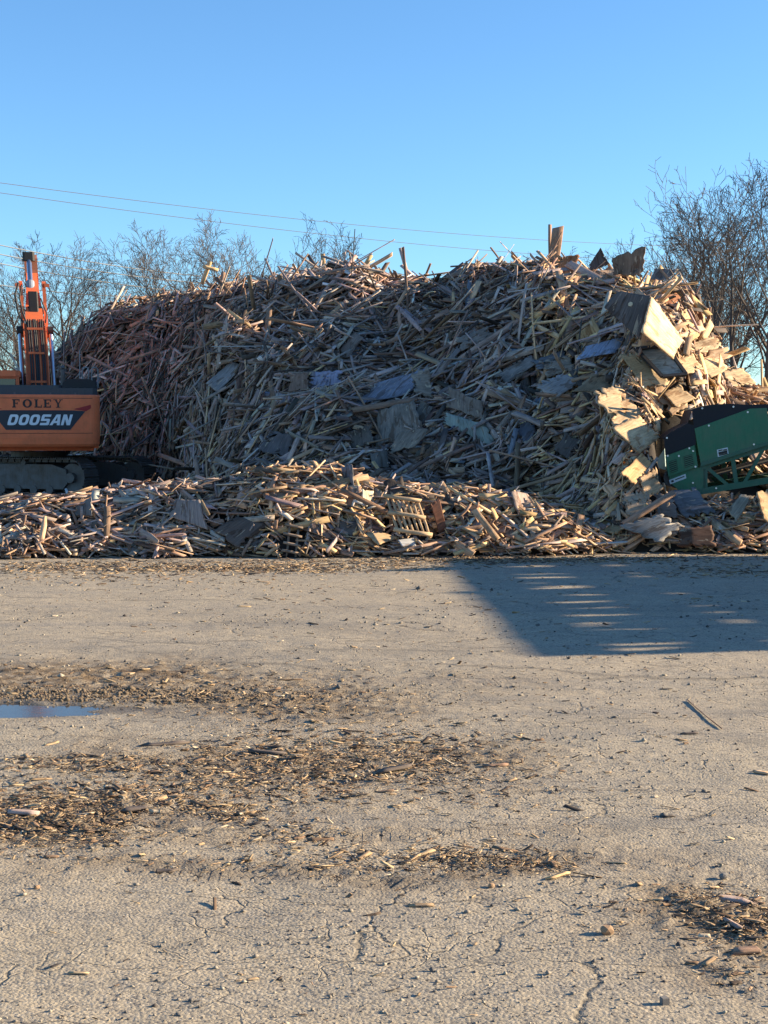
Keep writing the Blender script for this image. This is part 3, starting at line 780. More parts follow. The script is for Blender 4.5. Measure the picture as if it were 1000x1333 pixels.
for pts, nrm, colr, jag, warp, th, lab, D0, cat in fs:
    cx = sum(p[0] for p in pts) / 4; cy = sum(p[1] for p in pts) / 4
    if D0 in (None, 'E'):
        if D0 == 'E':
            if 'large dark' in lab:
                ex = [hit(x_, y_) for x_ in range(790, 882, 8) for y_ in range(386, 466, 8) if (y_ - 386) < 1.35 * (x_ - 780) and (x_ < 850 or y_ > 386 + 1.38 * (x_ - 848)) and y_ < 446 + .8 * max(0, x_ - 834)]
                PD = float(np.percentile([d for d in ex if d], 5)) - .3
            D0 = PD - (.3 if 'sunlit' in lab else 0)
        else:
            grid = [(u_, v2) for u_ in (.08, .3, .5, .7, .92) for v2 in (.08, .3, .5, .7, .92)]
            trial = float(np.median([d for d in [hit(*p) for p in pts] + [hit(cx, cy)] if d] or [30])); df = []
            for u_, v2 in grid:
                p_ = [(1 - u_) * (1 - v2) * pts[0][i] + u_ * (1 - v2) * pts[1][i] + u_ * v2 * pts[2][i] + (1 - u_) * v2 * pts[3][i] for i in (0, 1)]
                h_ = hit(*p_); pd_ = quad_on_plane([p_] * 4 if False else [p_, p_, p_, p_], nrm, trial)
                nrm_ = np.array(nrm, float) / np.linalg.norm(nrm); c_ = at(cx, cy, trial); d_ = ray(*p_); o_ = np.array([0, 0, CAMZ])
                if h_: df.append(h_ - float(np.dot(c_ - o_, nrm_) / np.dot(d_, nrm_)))
            D0 = trial + (float(np.percentile(df, 4)) if df else 0.) - .12
    q4 = quad_on_plane(pts, nrm, D0)
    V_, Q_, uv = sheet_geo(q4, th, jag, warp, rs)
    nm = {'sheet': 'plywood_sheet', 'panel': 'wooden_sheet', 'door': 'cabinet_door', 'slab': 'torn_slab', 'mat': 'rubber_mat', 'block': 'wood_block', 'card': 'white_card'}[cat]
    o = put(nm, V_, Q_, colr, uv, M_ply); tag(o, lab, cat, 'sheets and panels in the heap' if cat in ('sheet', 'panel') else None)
    feat_sheet[lab] = (o, q4)
    if cat == 'door':       # raised dark rim of the door
        mb = MB(); c = o.location; nv = Vector(np.cross(q4[1] - q4[0], q4[3] - q4[0])).normalized()
        if nv.y > 0: nv = -nv
        for i in (1, 0, 2, 3):
            a_, b_ = Vector(q4[i]) - c, Vector(q4[(i + 1) % 4]) - c
            mb.bar(a_ + nv * .03, b_ + nv * .03, .05, .05, nv)
        mb.build('door_frame', M_black, o)
    if lab.startswith('large dark'):
        mb = MB(); c = np.array(o.location)
        for px, py, s_ in ((822, 397, .04), (826, 395, .03), (829, 398, .03), (825, 400, .02)):
            q = quad_on_plane([(px, py)] * 4, nrm, D0)[0]
            nn = np.array(nrm) / np.linalg.norm(nrm)
            # splintered pale wood round the hole
            p0 = q + nn * .01 - c
            mb.tube([p0, p0 + nn * .03], s_, 6)
        ho = mb.build('splintered_hole', mat('pale_splinters', (.55, .45, .30), .8), o)

# clear what lay in front of the big sheets and in the conveyor's place
def inpoly(px, py, poly):
    ins = np.zeros(len(px), bool); n = len(poly)
    for i in range(n):
        x0, y0 = poly[i]; x1, y1 = poly[(i + 1) % n]
        c_ = ((y0 > py) != (y1 > py)) & (px < (x1 - x0) * (py - y0) / (y1 - y0 + 1e-9) + x0); ins ^= c_
    return ins


def proj(p):
    d = p - np.array([0, 0, CAMZ]); w_ = d @ FW
    return 500 + F * d[:, 0] / w_, 666.5 - F * (d @ UP) / w_


def blocked(pts, r, p=.94):
    out = np.zeros(len(pts[0]), bool)
    roll_ = r.random(len(out)) < p
    for q in pts:
        px, py = proj(q)
        for quad, q4 in CLEAR:
            nn = np.cross(q4[1] - q4[0], q4[3] - q4[0]); nn /= np.linalg.norm(nn)
            if nn[1] > 0: nn = -nn
            side = (q - q4[0]) @ nn
            out |= inpoly(px, py, quad) & (side > -.03) & roll_
        out |= inpoly(px, py, [(846, 575), (905, 524), (1010, 515), (1010, 648), (882, 652), (850, 625)]) & (q[:, 1] < 23.4)
    return out


CLEAR = []
for pts, nrm, colr, jag, warp, th, lab, D0, cat in fs:
    q4 = feat_sheet[lab][1]; CLEAR.append((pts, q4))
for poly, d_ in (([(494, 640), (552, 646), (566, 704), (508, 694)], 20.3), ([(364, 676), (398, 680), (394, 722), (362, 722)], 20.0)):
    CLEAR.append((poly, [at(*poly[0], d_), at(*poly[1], d_), at(*poly[2], d_), at(*poly[3], d_)]))
E0 = WV[:, :4].mean(1); E1 = WV[:, 12:].mean(1)
kill = blocked([E0 * (1 - f) + E1 * f for f in np.linspace(0, 1, 6)], rng, .97)
ok_ = ~kill
WV = WV[ok_]; CEN = CEN[ok_]; Ld = Ld[ok_]; Wd = Wd[ok_]; C = C[ok_]; ci = ci[ok_]; BUV = BUV[ok_]; small = small[ok_]; NB = len(WV)
print('boards', NB, 'cleared', int(kill.sum()))

# random sheets and torn plates
RS = []
r2 = np.random.default_rng(5)
for k in range(520):
    z_ = r2.random()
    if z_ < .34: px, py = r2.uniform(770, 1000), r2.uniform(345, 535)
    elif z_ < .55: px, py = r2.uniform(640, 990), r2.uniform(350, 705)
    elif z_ < .8: px, py = r2.uniform(330, 720), r2.uniform(380, 700)
    else: px, py = r2.uniform(0, 400), r2.uniform(400, 715)
    d = hit(px, py)
    if d is None or d > 46: continue
    if 860 < px < 1000 and 530 < py < 640: continue
    c = at(px, py, d - r2.uniform(-.02, .12)); n = surf_n(np.array([c[0]]), np.array([d]))[0]
    n = n + r2.normal(0, .32, 3); n /= np.linalg.norm(n)
    t1 = np.cross(n, r2.normal(0, 1, 3)); t1 /= np.linalg.norm(t1); t2 = np.cross(n, t1)
    sc_ = (.55 if d < 23.2 else .9)
    a_, b_ = r2.uniform(.2, .85) * sc_, r2.uniform(.14, .42) * sc_
    q4 = [c - t1 * a_ - t2 * b_, c + t1 * a_ * r2.uniform(.5, 1) - t2 * b_, c + t1 * a_ + t2 * b_ * r2.uniform(.4, 1), c - t1 * a_ * r2.uniform(.5, 1) + t2 * b_]
    if z_ < .34:
        a_, b_ = r2.uniform(.25, .75), r2.uniform(.15, .5); n = n + np.array([.45, -.25, .1]) * r2.random(); n /= np.linalg.norm(n); t1 = np.cross(n, r2.normal(0, 1, 3)); t1 /= np.linalg.norm(t1); t2 = np.cross(n, t1)
        q4 = [c - t1 * a_ - t2 * b_, c + t1 * a_ - t2 * b_ * .8, c + t1 * a_ * .8 + t2 * b_, c - t1 * a_ + t2 * b_ * .7]
    kk = r2.choice(7, p=[.22, .2, .2, .22, .06, .05, .05] if z_ > .34 else [.42, .14, .14, .05, .18, .06, .01])
    if px < 690 and kk in (0, 4) and r2.random() < .6: kk = 2
    cname = ('tan', 'grey', 'brown', 'dark', 'golden', 'reddish', 'blue')[kk]
    colr = np.array(PAL[cname]) * r2.uniform(.6, 1.1)
    if kk == 6: colr = np.array((.16, .17, .20))
    V_, Q_, uv = sheet_geo(q4, .013, r2.uniform(.06, .22), r2.uniform(.02, .09), r2, 9, 7)
    V_[:, 2] = np.maximum(V_[:, 2], .004)
    if blocked([V_[i:i + 1] for i in range(0, 63, 2)], r2, 1.0).any(): continue
    RS.append((V_, Q_, uv, colr, cname, (px, py)))

# ------------------------------------------------------------------ broken pallet, broken frame
def pallet(name, org, ux, uy, label, nslat, rails, wr, wsl, colr, seed, cat):
    org = Vector(org); ux = Vector(ux); uy = Vector(uy); n = ux.cross(uy).normalized()
    if n.y > 0: n = -n
    root = empty(name, org); tag(root, label, cat)
    for i, f in enumerate(rails):
        a_ = uy * f - ux * .06 + n * .03; b_ = uy * (f + .02) + ux * 1.04 + n * .03
        V_, uv = one_board(np.array(a_), np.array(b_), wr, .035, colr, seed=seed + i)
        o = put('stringer', V_, BQ, np.array(colr) * (.9 + .1 * i), uv, M_wood, root)
    for i in range(nslat):
        f = (i + .5) / nslat
        a_ = ux * f + uy * -.04 - n * .015; b_ = ux * (f + .03) + uy * (1.04 - .05 * (i % 2)) - n * .015
        V_, uv = one_board(np.array(a_), np.array(b_), wsl, .018, colr, seed=seed + 20 + i)
        put('slat', V_, BQ, np.array(colr) * (.8 + .06 * (i % 4)), uv, M_wood, root)
    return root


o_ = at(500, 646, 20.3)
pallet('broken_pallet', o_, at(547, 652, 20.25) - o_, at(514, 692, 19.95) - o_, 'broken slatted wooden pallet standing tilted in the sunlit berm', 7, (.02, .5, .97), .05, .035, (.60, .42, .25), 300, 'pallet')
o_ = at(372, 680, 20.0)
pallet('ladder_rack', o_, at(395, 684, 20.0) - o_, at(367, 722, 19.7) - o_, 'narrow ladder-like wooden frame leaning at the shaded foot of the berm', 2, (.1, .38, .66, .9), .03, .03, (.30, .22, .16), 340, 'rack')
o_ = at(406, 682, 20.0)
mb_root = None

# ------------------------------------------------------------------ excavator
FWD = 13.0
rear = at(50, 560, 36.0); rear[2] = 0
fw = np.array([-math.sin(R(FWD)), math.cos(R(FWD)), 0])
org = rear + fw * 3.25
EX = empty('excavator', (org[0], org[1], 0), R(FWD))
tag(EX, 'orange crawler excavator seen from behind with its boom raised beside the heap', 'excavator')


def under_yaw():
    return R(-25) - R(FWD)


und = Matrix.Rotation(under_yaw(), 4, 'Z')


def tp(x, y, z):     # undercarriage frame: x along the track
    return und @ Vector((x, y, z))


for sgn in (-1, 1):
    yc = sgn * 1.3; hl = 2.15; rr = .47; zc = .51
    path = []
    for k in range(13): a_ = -math.pi / 2 + math.pi * k / 12; path.append((hl + rr * math.cos(a_), zc + rr * math.sin(a_)))
    for k in range(13): a_ = math.pi / 2 + math.pi * k / 12; path.append((-hl + rr * math.cos(a_), zc + rr * math.sin(a_)))
    # resample the loop
    pp = path + [path[0]]; seg = [math.dist(pp[i], pp[i + 1]) for i in range(len(pp) - 1)]; tot = sum(seg); n = 54
    trk = MB(); pl = MB()
    acc = 0; i = 0; pos = []
    for k in range(n):
        s_ = tot * k / n
        while acc + seg[i] < s_: acc += seg[i]; i += 1
        f = (s_ - acc) / seg[i]; a_, b_ = pp[i], pp[i + 1]
        pos.append((a_[0] + (b_[0] - a_[0]) * f, a_[1] + (b_[1] - a_[1]) * f, math.atan2(b_[1] - a_[1], b_[0] - a_[0])))
    sp = tot / n
    for x, z, th in pos:
        d = Vector((math.cos(th), 0, math.sin(th))); nrm_ = Vector((math.sin(th), 0, -math.cos(th)))
        sag = 0.0
        c = Vector((x, yc, z))
        rot = Matrix((d, Vector((0, 1, 0)), nrm_)).transposed()
        def bx(off, dd):
            V0 = [(sx * dd[0] / 2, sy * dd[1] / 2, sz * dd[2] / 2) for sz in (-1, 1) for sx, sy in ((-1, -1), (1, -1), (1, 1), (-1, 1))]
            trk.add([und @ (c + rot @ (Vector(q) + Vector(off))) for q in V0], [(3, 2, 1, 0), (4, 5, 6, 7), (0, 1, 5, 4), (1, 2, 6, 5), (2, 3, 7, 6), (3, 0, 4, 7)])
        bx((0, 0, .0), (sp * .86, .60, .022)); 
        for g_ in (-.33, 0, .33): bx((g_ * sp, 0, .022), (.018, .60, .026))
        bx((0, 0, -.05), (sp * .8, .16, .07))
    tr = trk.build('track', M_steel, EX)
    f_ = MB()
    yo = yc + sgn * .0
    prof = [(-hl + .3, .22), (hl - .25, .22), (hl - .1, .38), (hl - .15, .72), (hl - .6, .84), (-hl + .6, .84), (-hl + .1, .72), (-hl + .1, .4)]
    f_.add([tp(x, yc + q * .2, z) for q in (-1, 1) for x, z in prof], [tuple(range(7, -1, -1)), tuple(range(8, 16))] + [(i, (i + 1) % 8, 8 + (i + 1) % 8, 8 + i) for i in range(8)])
    f_.build('track_frame', M_steel, tr)
    for x in (-hl, hl):
        wmb = MB(); wmb.tube([tp(x, yc - .12, zc), tp(x, yc + .12, zc)], .36, 20); wmb.tube([tp(x, yc - .24, zc), tp(x, yc + .24, zc)], .13, 12)
        wmb.build('sprocket' if x < 0 else 'idler', M_steel, tr)
    for x in (-1.5, -1, -.5, 0, .5, 1, 1.5):
        wmb = MB(); wmb.tube([tp(x, yc - .22, .20), tp(x, yc + .22, .20)], .11, 12); wmb.build('roller', M_steel, tr)
    for x in (-.7, .7):
        wmb = MB(); wmb.tube([tp(x, yc - .22, .88), tp(x, yc + .22, .88)], .07, 10); wmb.build('roller', M_steel, tr)
mb = MB()
mb.add([tp(x, y, z) for z, k in ((.5, 1), (.95, .8)) for x, y in ((-1.0 * k, -1.2), (1.0 * k, -1.2), (1.0 * k, 1.2), (-1.0 * k, 1.2))], [(3, 2, 1, 0), (4, 5, 6, 7), (0, 1, 5, 4), (1, 2, 6, 5), (2, 3, 7, 6), (3, 0, 4, 7)])
mb.tube([(0, 0, .9), (0, 0, 1.14)], .72, 28)
mb.build('undercarriage', M_steel, EX)


def cw_y(x):       # gently curved rear face of the counterweight
    return -3.27 + .13 * (abs(x) / 1.3) ** 2.2


def cw_half():
    pts = []
    for k in range(25):
        x = 1.22 * (k / 24 * 2 - 1); pts.append((x, cw_y(x)))
    # round corners
    xr, yr = pts[-1]
    cor = [(1.22 + .27 * math.sin(a_), yr + .27 * (1 - math.cos(a_))) for a_ in np.linspace(.2, math.pi / 2, 6)]
    pts += cor
    pts += [(1.49, -2.45), (-1.49, -2.45)]
    pts += [(-x, y) for x, y in cor[::-1]]
    return pts


cw = MB(); pr = cw_half(); npt = len(pr)
levels = [(1.30, .90), (1.36, .965), (1.52, .992), (1.8, 1), (2.1, 1), (2.42, 1), (2.53, .992), (2.565, .97)]
for z, k in levels:
    o0 = len(cw.v)
    for x, y in pr: cw.v.append((x * (1 if k > .99 else .99 if k > .95 else .975), -2.45 + (y + 2.45) * k, z))
for i in range(len(levels) - 1):
    for j in range(npt):
        cw.f.append((i * npt + j, i * npt + (j + 1) % npt, (i + 1) * npt + (j + 1) % npt, (i + 1) * npt + j))
cw.f.append(tuple(range(npt - 1, -1, -1))); cw.f.append(tuple((len(levels) - 1) * npt + j for j in range(npt)))
CW = cw.build('counterweight', M_orange, EX)


def cz(py):        # photo row -> height on the counterweight face
    return at(50, py, 36.0)[2]


def cxm(px):       # photo column -> local x on the counterweight
    return (px - 50) / F * 36.0


def curved_poly(name, poly, off, material, parent, th=.006, cols=24):
    """polygon in (x,z) laid on the curved counterweight: cut into vertical strips so it follows the curve"""
    xs = sorted(set([p[0] for p in poly] + list(np.linspace(min(p[0] for p in poly), max(p[0] for p in poly), cols))))
    mb = MB()

    def span(x):
        zz = []
        for i in range(len(poly)):
            (x0, z0), (x1, z1) = poly[i], poly[(i + 1) % len(poly)]
            if abs(x1 - x0) < 1e-9:
                if abs(x - x0) < 1e-7: zz += [z0, z1]
            elif min(x0, x1) - 1e-9 <= x <= max(x0, x1) + 1e-9: zz.append(z0 + (z1 - z0) * (x - x0) / (x1 - x0))
        return min(zz), max(zz)
    for i in range(len(xs) - 1):
        a_, b_ = xs[i], xs[i + 1]; (l0, h0), (l1, h1) = span(a_ + 1e-6), span(b_ - 1e-6)
        ya, yb = cw_y(a_) - off, cw_y(b_) - off
        mb.add([(a_, ya, l0), (b_, yb, l1), (b_, yb, h1), (a_, ya, h0), (a_, ya + th, l0), (b_, yb + th, l1), (b_, yb + th, h1), (a_, ya + th, h0)],
               [(0, 1, 2, 3), (7, 6, 5, 4), (0, 4, 5, 1), (3, 2, 6, 7)])
    return mb.build(name, material, parent)


hexp = [(-1.13, cz(534)), (-.76, cz(558.5)), (.76, cz(558.5)), (1.13, cz(534)), (.82, cz(533)), (-.82, cz(533))]
hexp = [(x, z - .02) for x, z in hexp]
DEC = curved_poly('name_decal', hexp, .006, M_decal, CW)
for s_ in (-1, 1):
    poly = [(s_ * .84, cz(532.5)), (s_ * 1.26, cz(526.5)), (s_ * 1.27, cz(531)), (s_ * 1.15, cz(535))]
    if s_ < 0: poly = poly[::-1]
    curved_poly('red_stripe', poly, .005, M_red, CW, cols=6)
curved_poly('panel_seam', [(-1.3, cz(564.2)), (1.3, cz(564.2)), (1.3, cz(563.7)), (-1.3, cz(563.7))], .004, M_blackp, CW)
curved_poly('panel_seam', [(-1.3, cz(518.4)), (1.3, cz(518.4)), (1.3, cz(517.9)), (-1.3, cz(517.9))], .004, M_blackp, CW)
# letters: strokes in a 1 x 1 box, written on the curve
SER = {
    'F': [((.0, 0), (.42, .13)), ((.10, 0), (.34, 1)), ((0, .87), (.85, 1)), ((.75, .72), (.85, 1)), ((.3, .46), (.62, .57)), ((.55, .38), (.62, .66))],
    'L': [((.0, 0), (.85, .13)), ((.10, 0), (.34, 1)), ((0, .87), (.42, 1)), ((.75, 0), (.85, .32))],
    'E': [((.0, 0), (.85, .13)), ((.10, 0), (.34, 1)), ((0, .87), (.85, 1)), ((.75, .72), (.85, 1)), ((.75, 0), (.85, .3)), ((.3, .46), (.62, .57)), ((.55, .38), (.62, .66))],
}


def write(name, polys, off, material, parent):
    """polys: convex quads in local x,z on the counterweight"""
    mb = MB()
    for q in polys:
        n_ = len(q)
        fr = [(x, cw_y(x) - off, z) for x, z in q]; bk = [(x, cw_y(x) - off + .006, z) for x, z in q]
        mb.add(fr + bk, [tuple(range(n_)), tuple(range(2 * n_ - 1, n_ - 1, -1))] + [(i, n_ + i, n_ + (i + 1) % n_, (i + 1) % n_) for i in range(n_)])
    return mb.build(name, material, parent)


zb_, zt_ = cz(530.6), cz(519.8); hl_ = zt_ - zb_
xs_ = [cxm(17.5), cxm(31), cxm(45.5), cxm(57), cxm(70)]; wl = .205
for ch, x0 in zip('FOLEY', xs_):
    polys = []
    if ch in SER:
        for (a0, b0), (a1, b1) in SER[ch]: polys.append([(x0 + a0 * wl, zb_ + b0 * hl_), (x0 + a1 * wl, zb_ + b0 * hl_), (x0 + a1 * wl, zb_ + b1 * hl_), (x0 + a0 * wl, zb_ + b1 * hl_)])
    elif ch == 'O':
        cx_, cy_ = x0 + wl * .5, (zb_ + zt_) / 2
        for k in range(20):
            a_, b_ = 2 * math.pi * k / 20, 2 * math.pi * (k + 1) / 20
            polys.append([(cx_ + wl * .54 * math.cos(a_), cy_ + hl_ * .52 * math.sin(a_)), (cx_ + wl * .54 * math.cos(b_), cy_ + hl_ * .52 * math.sin(b_)),
                          (cx_ + wl * .26 * math.cos(b_), cy_ + hl_ * .38 * math.sin(b_)), (cx_ + wl * .26 * math.cos(a_), cy_ + hl_ * .38 * math.sin(a_))])
    else:  # Y
        X_ = lambda q: x0 + q * wl
        Z_ = lambda q: zb_ + q * hl_
        polys = [[(X_(.4), Z_(0)), (X_(.6), Z_(0)), (X_(.6), Z_(.5)), (X_(.4), Z_(.5))], [(X_(.25), Z_(0)), (X_(.75), Z_(0)), (X_(.75), Z_(.08)), (X_(.25), Z_(.08))],
                 [(X_(.4), Z_(.45)), (X_(.6), Z_(.45)), (X_(.28), Z_(1)), (X_(.08), Z_(1))], [(X_(.48), Z_(.5)), (X_(.6), Z_(.45)), (X_(.92), Z_(1)), (X_(.82), Z_(1))],
                 [(X_(-.04), Z_(.92)), (X_(.42), Z_(.92)), (X_(.42), Z_(1)), (X_(-.04), Z_(1))], [(X_(.64), Z_(.92)), (X_(1.04), Z_(.92)), (X_(1.04), Z_(1)), (X_(.64), Z_(1))]]
    write('letter', polys, .007, M_blackp, CW)
zb_, zt_ = cz(553.5), cz(539.5); hl_ = zt_ - zb_; wl = .235; x0 = cxm(10.5)


def it(x, z, x0):   # italic
    return (x0 + x * wl + z * .075, zb_ + z * hl_)


def ring(x0, xa, xb, flat_left=False):
    out = []; cx_ = (xa + xb) / 2; rx = (xb - xa) / 2; sq = 3.2
    def pt(a_, k, kz):
        c_, s_ = math.cos(a_), math.sin(a_)
        e = 2 / (sq if not (flat_left and c_ < 0) else 12)
        return (cx_ + rx * k * math.copysign(abs(c_) ** e, c_), .5 + .5 * kz * math.copysign(abs(s_) ** (2 / sq), s_))
    for k in range(24):
        a_, b_ = 2 * math.pi * k / 24, 2 * math.pi * (k + 1) / 24
        out.append([it(*pt(a_, 1, 1), x0), it(*pt(b_, 1, 1), x0), it(*pt(b_, .38, .55), x0), it(*pt(a_, .38, .55), x0)])
    return out


for i, ch in enumerate('DOOSAN'):
    x0 = cxm(10.5) + i * (wl + .018)
    P_ = lambda *q: [it(x, z, x0) for x, z in q]
    if ch == 'D': polys = ring(x0, .0, .95, True)
    elif ch == 'O': polys = ring(x0, .0, .97)
    elif ch == 'S':
        polys = [P_((.05, 0), (.85, 0), (.85, .22), (.05, .22)), P_((.65, 0), (.95, .05), (.95, .55), (.65, .6)), P_((.05, .39), (.9, .39), (.85, .6), (.05, .6)),
                 P_((.03, .42), (.33, .4), (.33, .98), (.03, .92)), P_((.1, .78), (.95, .78), (.95, 1), (.1, 1))]
    elif ch == 'A':
        polys = [P_((-.05, 0), (.27, 0), (.62, 1), (.38, 1)), P_((.70, 0), (1.0, 0), (.80, 1), (.50, 1)), P_((.2, .2), (.8, .2), (.8, .4), (.2, .4))]
    else:
        polys = [P_((.02, 0), (.30, 0), (.30, 1), (.02, 1)), P_((.68, 0), (.96, 0), (.96, 1), (.68, 1)), P_((.05, 1), (.36, 1), (.93, 0), (.62, 0))]
    write('letter', polys, .012 + .0006 * i, M_white, DEC)

# hood, grille box, sides
mb = MB(); mb.box((0, -1.7, 2.62), (2.9, 1.55, .26), ch=.12); mb.box((-.35, -1.9, 2.78), (1.9, .9, .08), ch=.1)
hood = mb.build('engine_hood', M_dkgrey, EX)
mb = MB()
for k in range(4): mb.box((-.3 + k * .25, -2.46, 2.66), (.12, .02, .05))
mb = MB(); mb.add([(x, y, z) for z, k in ((2.55, 1.), (2.86, .96), (2.98, .7)) for x, y in ((1.0 - .42 * k, -2.3), (1.0 + .42 * k, -2.3), (1.0 + .42 * k, -1.3), (1.0 - .42 * k, -1.3))],
                  [(3, 2, 1, 0), (8, 9, 10, 11)] + [(b + i, b + (i + 1) % 4, b + 4 + (i + 1) % 4, b + 4 + i) for b in (0, 4) for i in range(4)])
gb = mb.build('grille_box', M_black, EX)
mb = MB()
for k in range(4): mb.box((.72 + k * .17, -2.306, 2.70), (.11, .02, .13))
mb.build('grille_slots', mat('grille_void', (.006, .006, .007), .8), gb)
mb = MB(); mb.box((1.22, -.9, 1.85), (.5, 3.0, 1.2)); mb.box((-1.22, -1.9, 1.85), (.5, 1.1, 1.2)); mb.box((0, -.3, 1.28), (2.7, 4.2, .18)); mb.box((1.1, 1.0, 1.7), (.7, 1.6, .9), ch=.08)
mb.build('body_panel', M_orange, EX)
mb = MB(); mb.box((0, -1.5, 1.9), (1.9, 1.8, 1.1)); mb.build('engine', M_black, EX)
# cab: posts, roof, glass
mb = MB()
x0, x1, y0, y1, z0, z1 = -1.48, -.48, .05, 1.75, 1.35, 3.12
for x in (x0 + .05, x1 - .05):
    for y in (y0 + .05, y1 - .05): mb.box((x, y, (z0 + z1) / 2), (.1, .1, z1 - z0))
mb.box(((x0 + x1) / 2, (y0 + y1) / 2, z0 + .35), (x1 - x0 - .02, y1 - y0 - .02, .7))
cab = mb.build('cab', M_black, EX)
mb = MB(); mb.box(((x0 + x1) / 2, (y0 + y1) / 2, z1 + .07), (x1 - x0 + .06, y1 - y0 + .1, .16), ch=.12); mb.build('cab_roof', M_orange, cab)
mb = MB(); mb.box(((x0 + x1) / 2, y0 + .03, 2.6), (.78, .02, .92)); mb.box((x1 - .03, (y0 + y1) / 2, 2.6), (.02, 1.45, .92)); mb.box((x0 + .03, (y0 + y1) / 2, 2.6), (.02, 1.45, .92))
mb.build('cab_window', M_glass, cab)
mb = MB(); mb.box(((x0 + x1) / 2, y0 + .012, 3.10), (1.0, .03, .1)); mb.box((x1 - .045, y0 + .012, 2.3), (.09, .03, 1.55)); mb.build('cab_pillar', M_boom, cab)
# handrails, mirror and exhaust
for xo in (1.12, 1.36):
    mb = MB(); mb.tube([(xo, -1.0, 2.5), (xo, -1.0, 3.25), (xo + .03, -1.0, 3.32), (xo + .13, -1.0, 3.32), (xo + .16, -1.0, 3.25), (xo + .16, -1.0, 2.8)], .018, 6); mb.build('handrail', M_galv, EX)
mb = MB(); mb.tube([(1.10, .6, 2.2), (1.10, .6, 3.85)], .016, 6)
mb.build('grab_pole', M_galv, EX)
mb = MB(); mb.tube([(1.32, .5, 2.2), (1.42, .5, 2.85)], .014, 6); mb.box((1.45, .5, 2.95), (.17, .06, .34), ch=.02); mb.build('mirror', M_black, EX)
mb = MB(); mb.tube([(.62, -1.4, 2.7), (.62, -1.4, 3.25), (.62, -1.45, 3.32)], .055, 10); mb.build('exhaust_pipe', M_steel, EX)
mb = MB()
for x in (-1.1, -.55, .3, .9): mb.tube([(x, -3.05, 2.55), (x, -3.05, 2.62)], .02, 6)
mb.build('lifting_lug', M_steel, CW)
# boom
BX = .04
prof = [(.25, 1.75, .38), (1.0, 3.2, .58), (1.75, 4.5, .66), (2.6, 5.45, .50), (3.9, 6.2, .36)]   # y, z, depth of the section


def sect(i, x):
    y, z, d = prof[i]
    a_ = prof[max(0, i - 1)]; b_ = prof[min(len(prof) - 1, i + 1)]
    dy, dz = b_[0] - a_[0], b_[1] - a_[1]; l = math.hypot(dy, dz); ny, nz = -dz / l, dy / l
    return [(x, y + ny * d / 2, z + nz * d / 2), (x, y - ny * d / 2, z - nz * d / 2)]


mb = MB(); hw = .31; hws = [.31, .31, .25, .17, .14]
for i in range(len(prof)):
    l_, r_ = sect(i, BX - hws[i]), sect(i, BX + hws[i]); mb.v += [l_[0], r_[0], r_[1], l_[1]]
for i in range(len(prof) - 1):
    for k in range(4): mb.f.append((i * 4 + k, i * 4 + (k + 1) % 4, i * 4 + 4 + (k + 1) % 4, i * 4 + 4 + k))
mb.f.append((3, 2, 1, 0)); o = (len(prof) - 1) * 4; mb.f.append((o, o + 1, o + 2, o + 3))
BOOM = mb.build('boom', M_boom, EX)
# raised edges of the box section and hoses along the back of the boom
mb = MB()
for x in (BX - hw + .02, BX + hw - .02, BX - .07, BX + .09):
    for i in range(2):
        a_, b_ = sect(i, x)[0], sect(i + 1, x)[0]
        mb.bar((a_[0], a_[1] - .02, a_[2] + .01), (b_[0], b_[1] - .02, b_[2] + .01), .035, .07, (0, -1, .4))
mb.build('boom_rib', M_boom, BOOM)
for k, (x, r_) in enumerate(((-.17, .022), (-.11, .022), (-.02, .028), (.03, .022), (.15, .022), (.20, .02))):
    pts = []
    for i in range(3):
        p_ = sect(i, BX + x)[0]; pts.append((p_[0] + (.01 if i % 2 else -.01), p_[1] - .06, p_[2] + .02))
    MB_ = MB(); MB_.tube(pts, r_, 6); MB_.build('hydraulic_hose', M_black, BOOM)
# clamps across
mb = MB()
for f in (.25, .75, 1.3, 1.8):
    mb = MB(); i = int(f); g_ = f - i; a_, b_ = Vector(sect(i, BX)[0]), Vector(sect(i + 1, BX)[0]); p_ = a_.lerp(b_, g_); mb.box((p_.x, p_.y - .07, p_.z + .03), (.42, .05, .06)); mb.build('hose_clamp', M_boom, BOOM)
mb = MB(); mb.box((BX, 1.78, 5.05), (.26, .10, .9), ch=.03); mb.box((BX, 1.70, 4.7), (.30, .12, .3)); mb.build('dark_hose_block', M_black, BOOM)  # black block stands for the dark space and hoses between the brackets
# side cylinders lifting the boom
for s_ in (-1, 1):
    x = BX + s_ * .41
    mb = MB(); mb.tube([(x, .75, 1.65), (x, 1.08, 2.75)], .095, 14); c1 = mb.build('boom_cylinder', M_black if s_ < 0 else M_steel, EX)
    mb = MB(); mb.tube([(x, 1.08, 2.75), (x, 1.58, 4.35)], .06, 14); mb.build('cylinder_rod', M_chrome, c1)
    mb = MB(); mb.tube([(x - .08, 1.6, 4.42), (x + .08, 1.6, 4.42)], .12, 14); mb.build('cylinder_eye', M_black, c1)
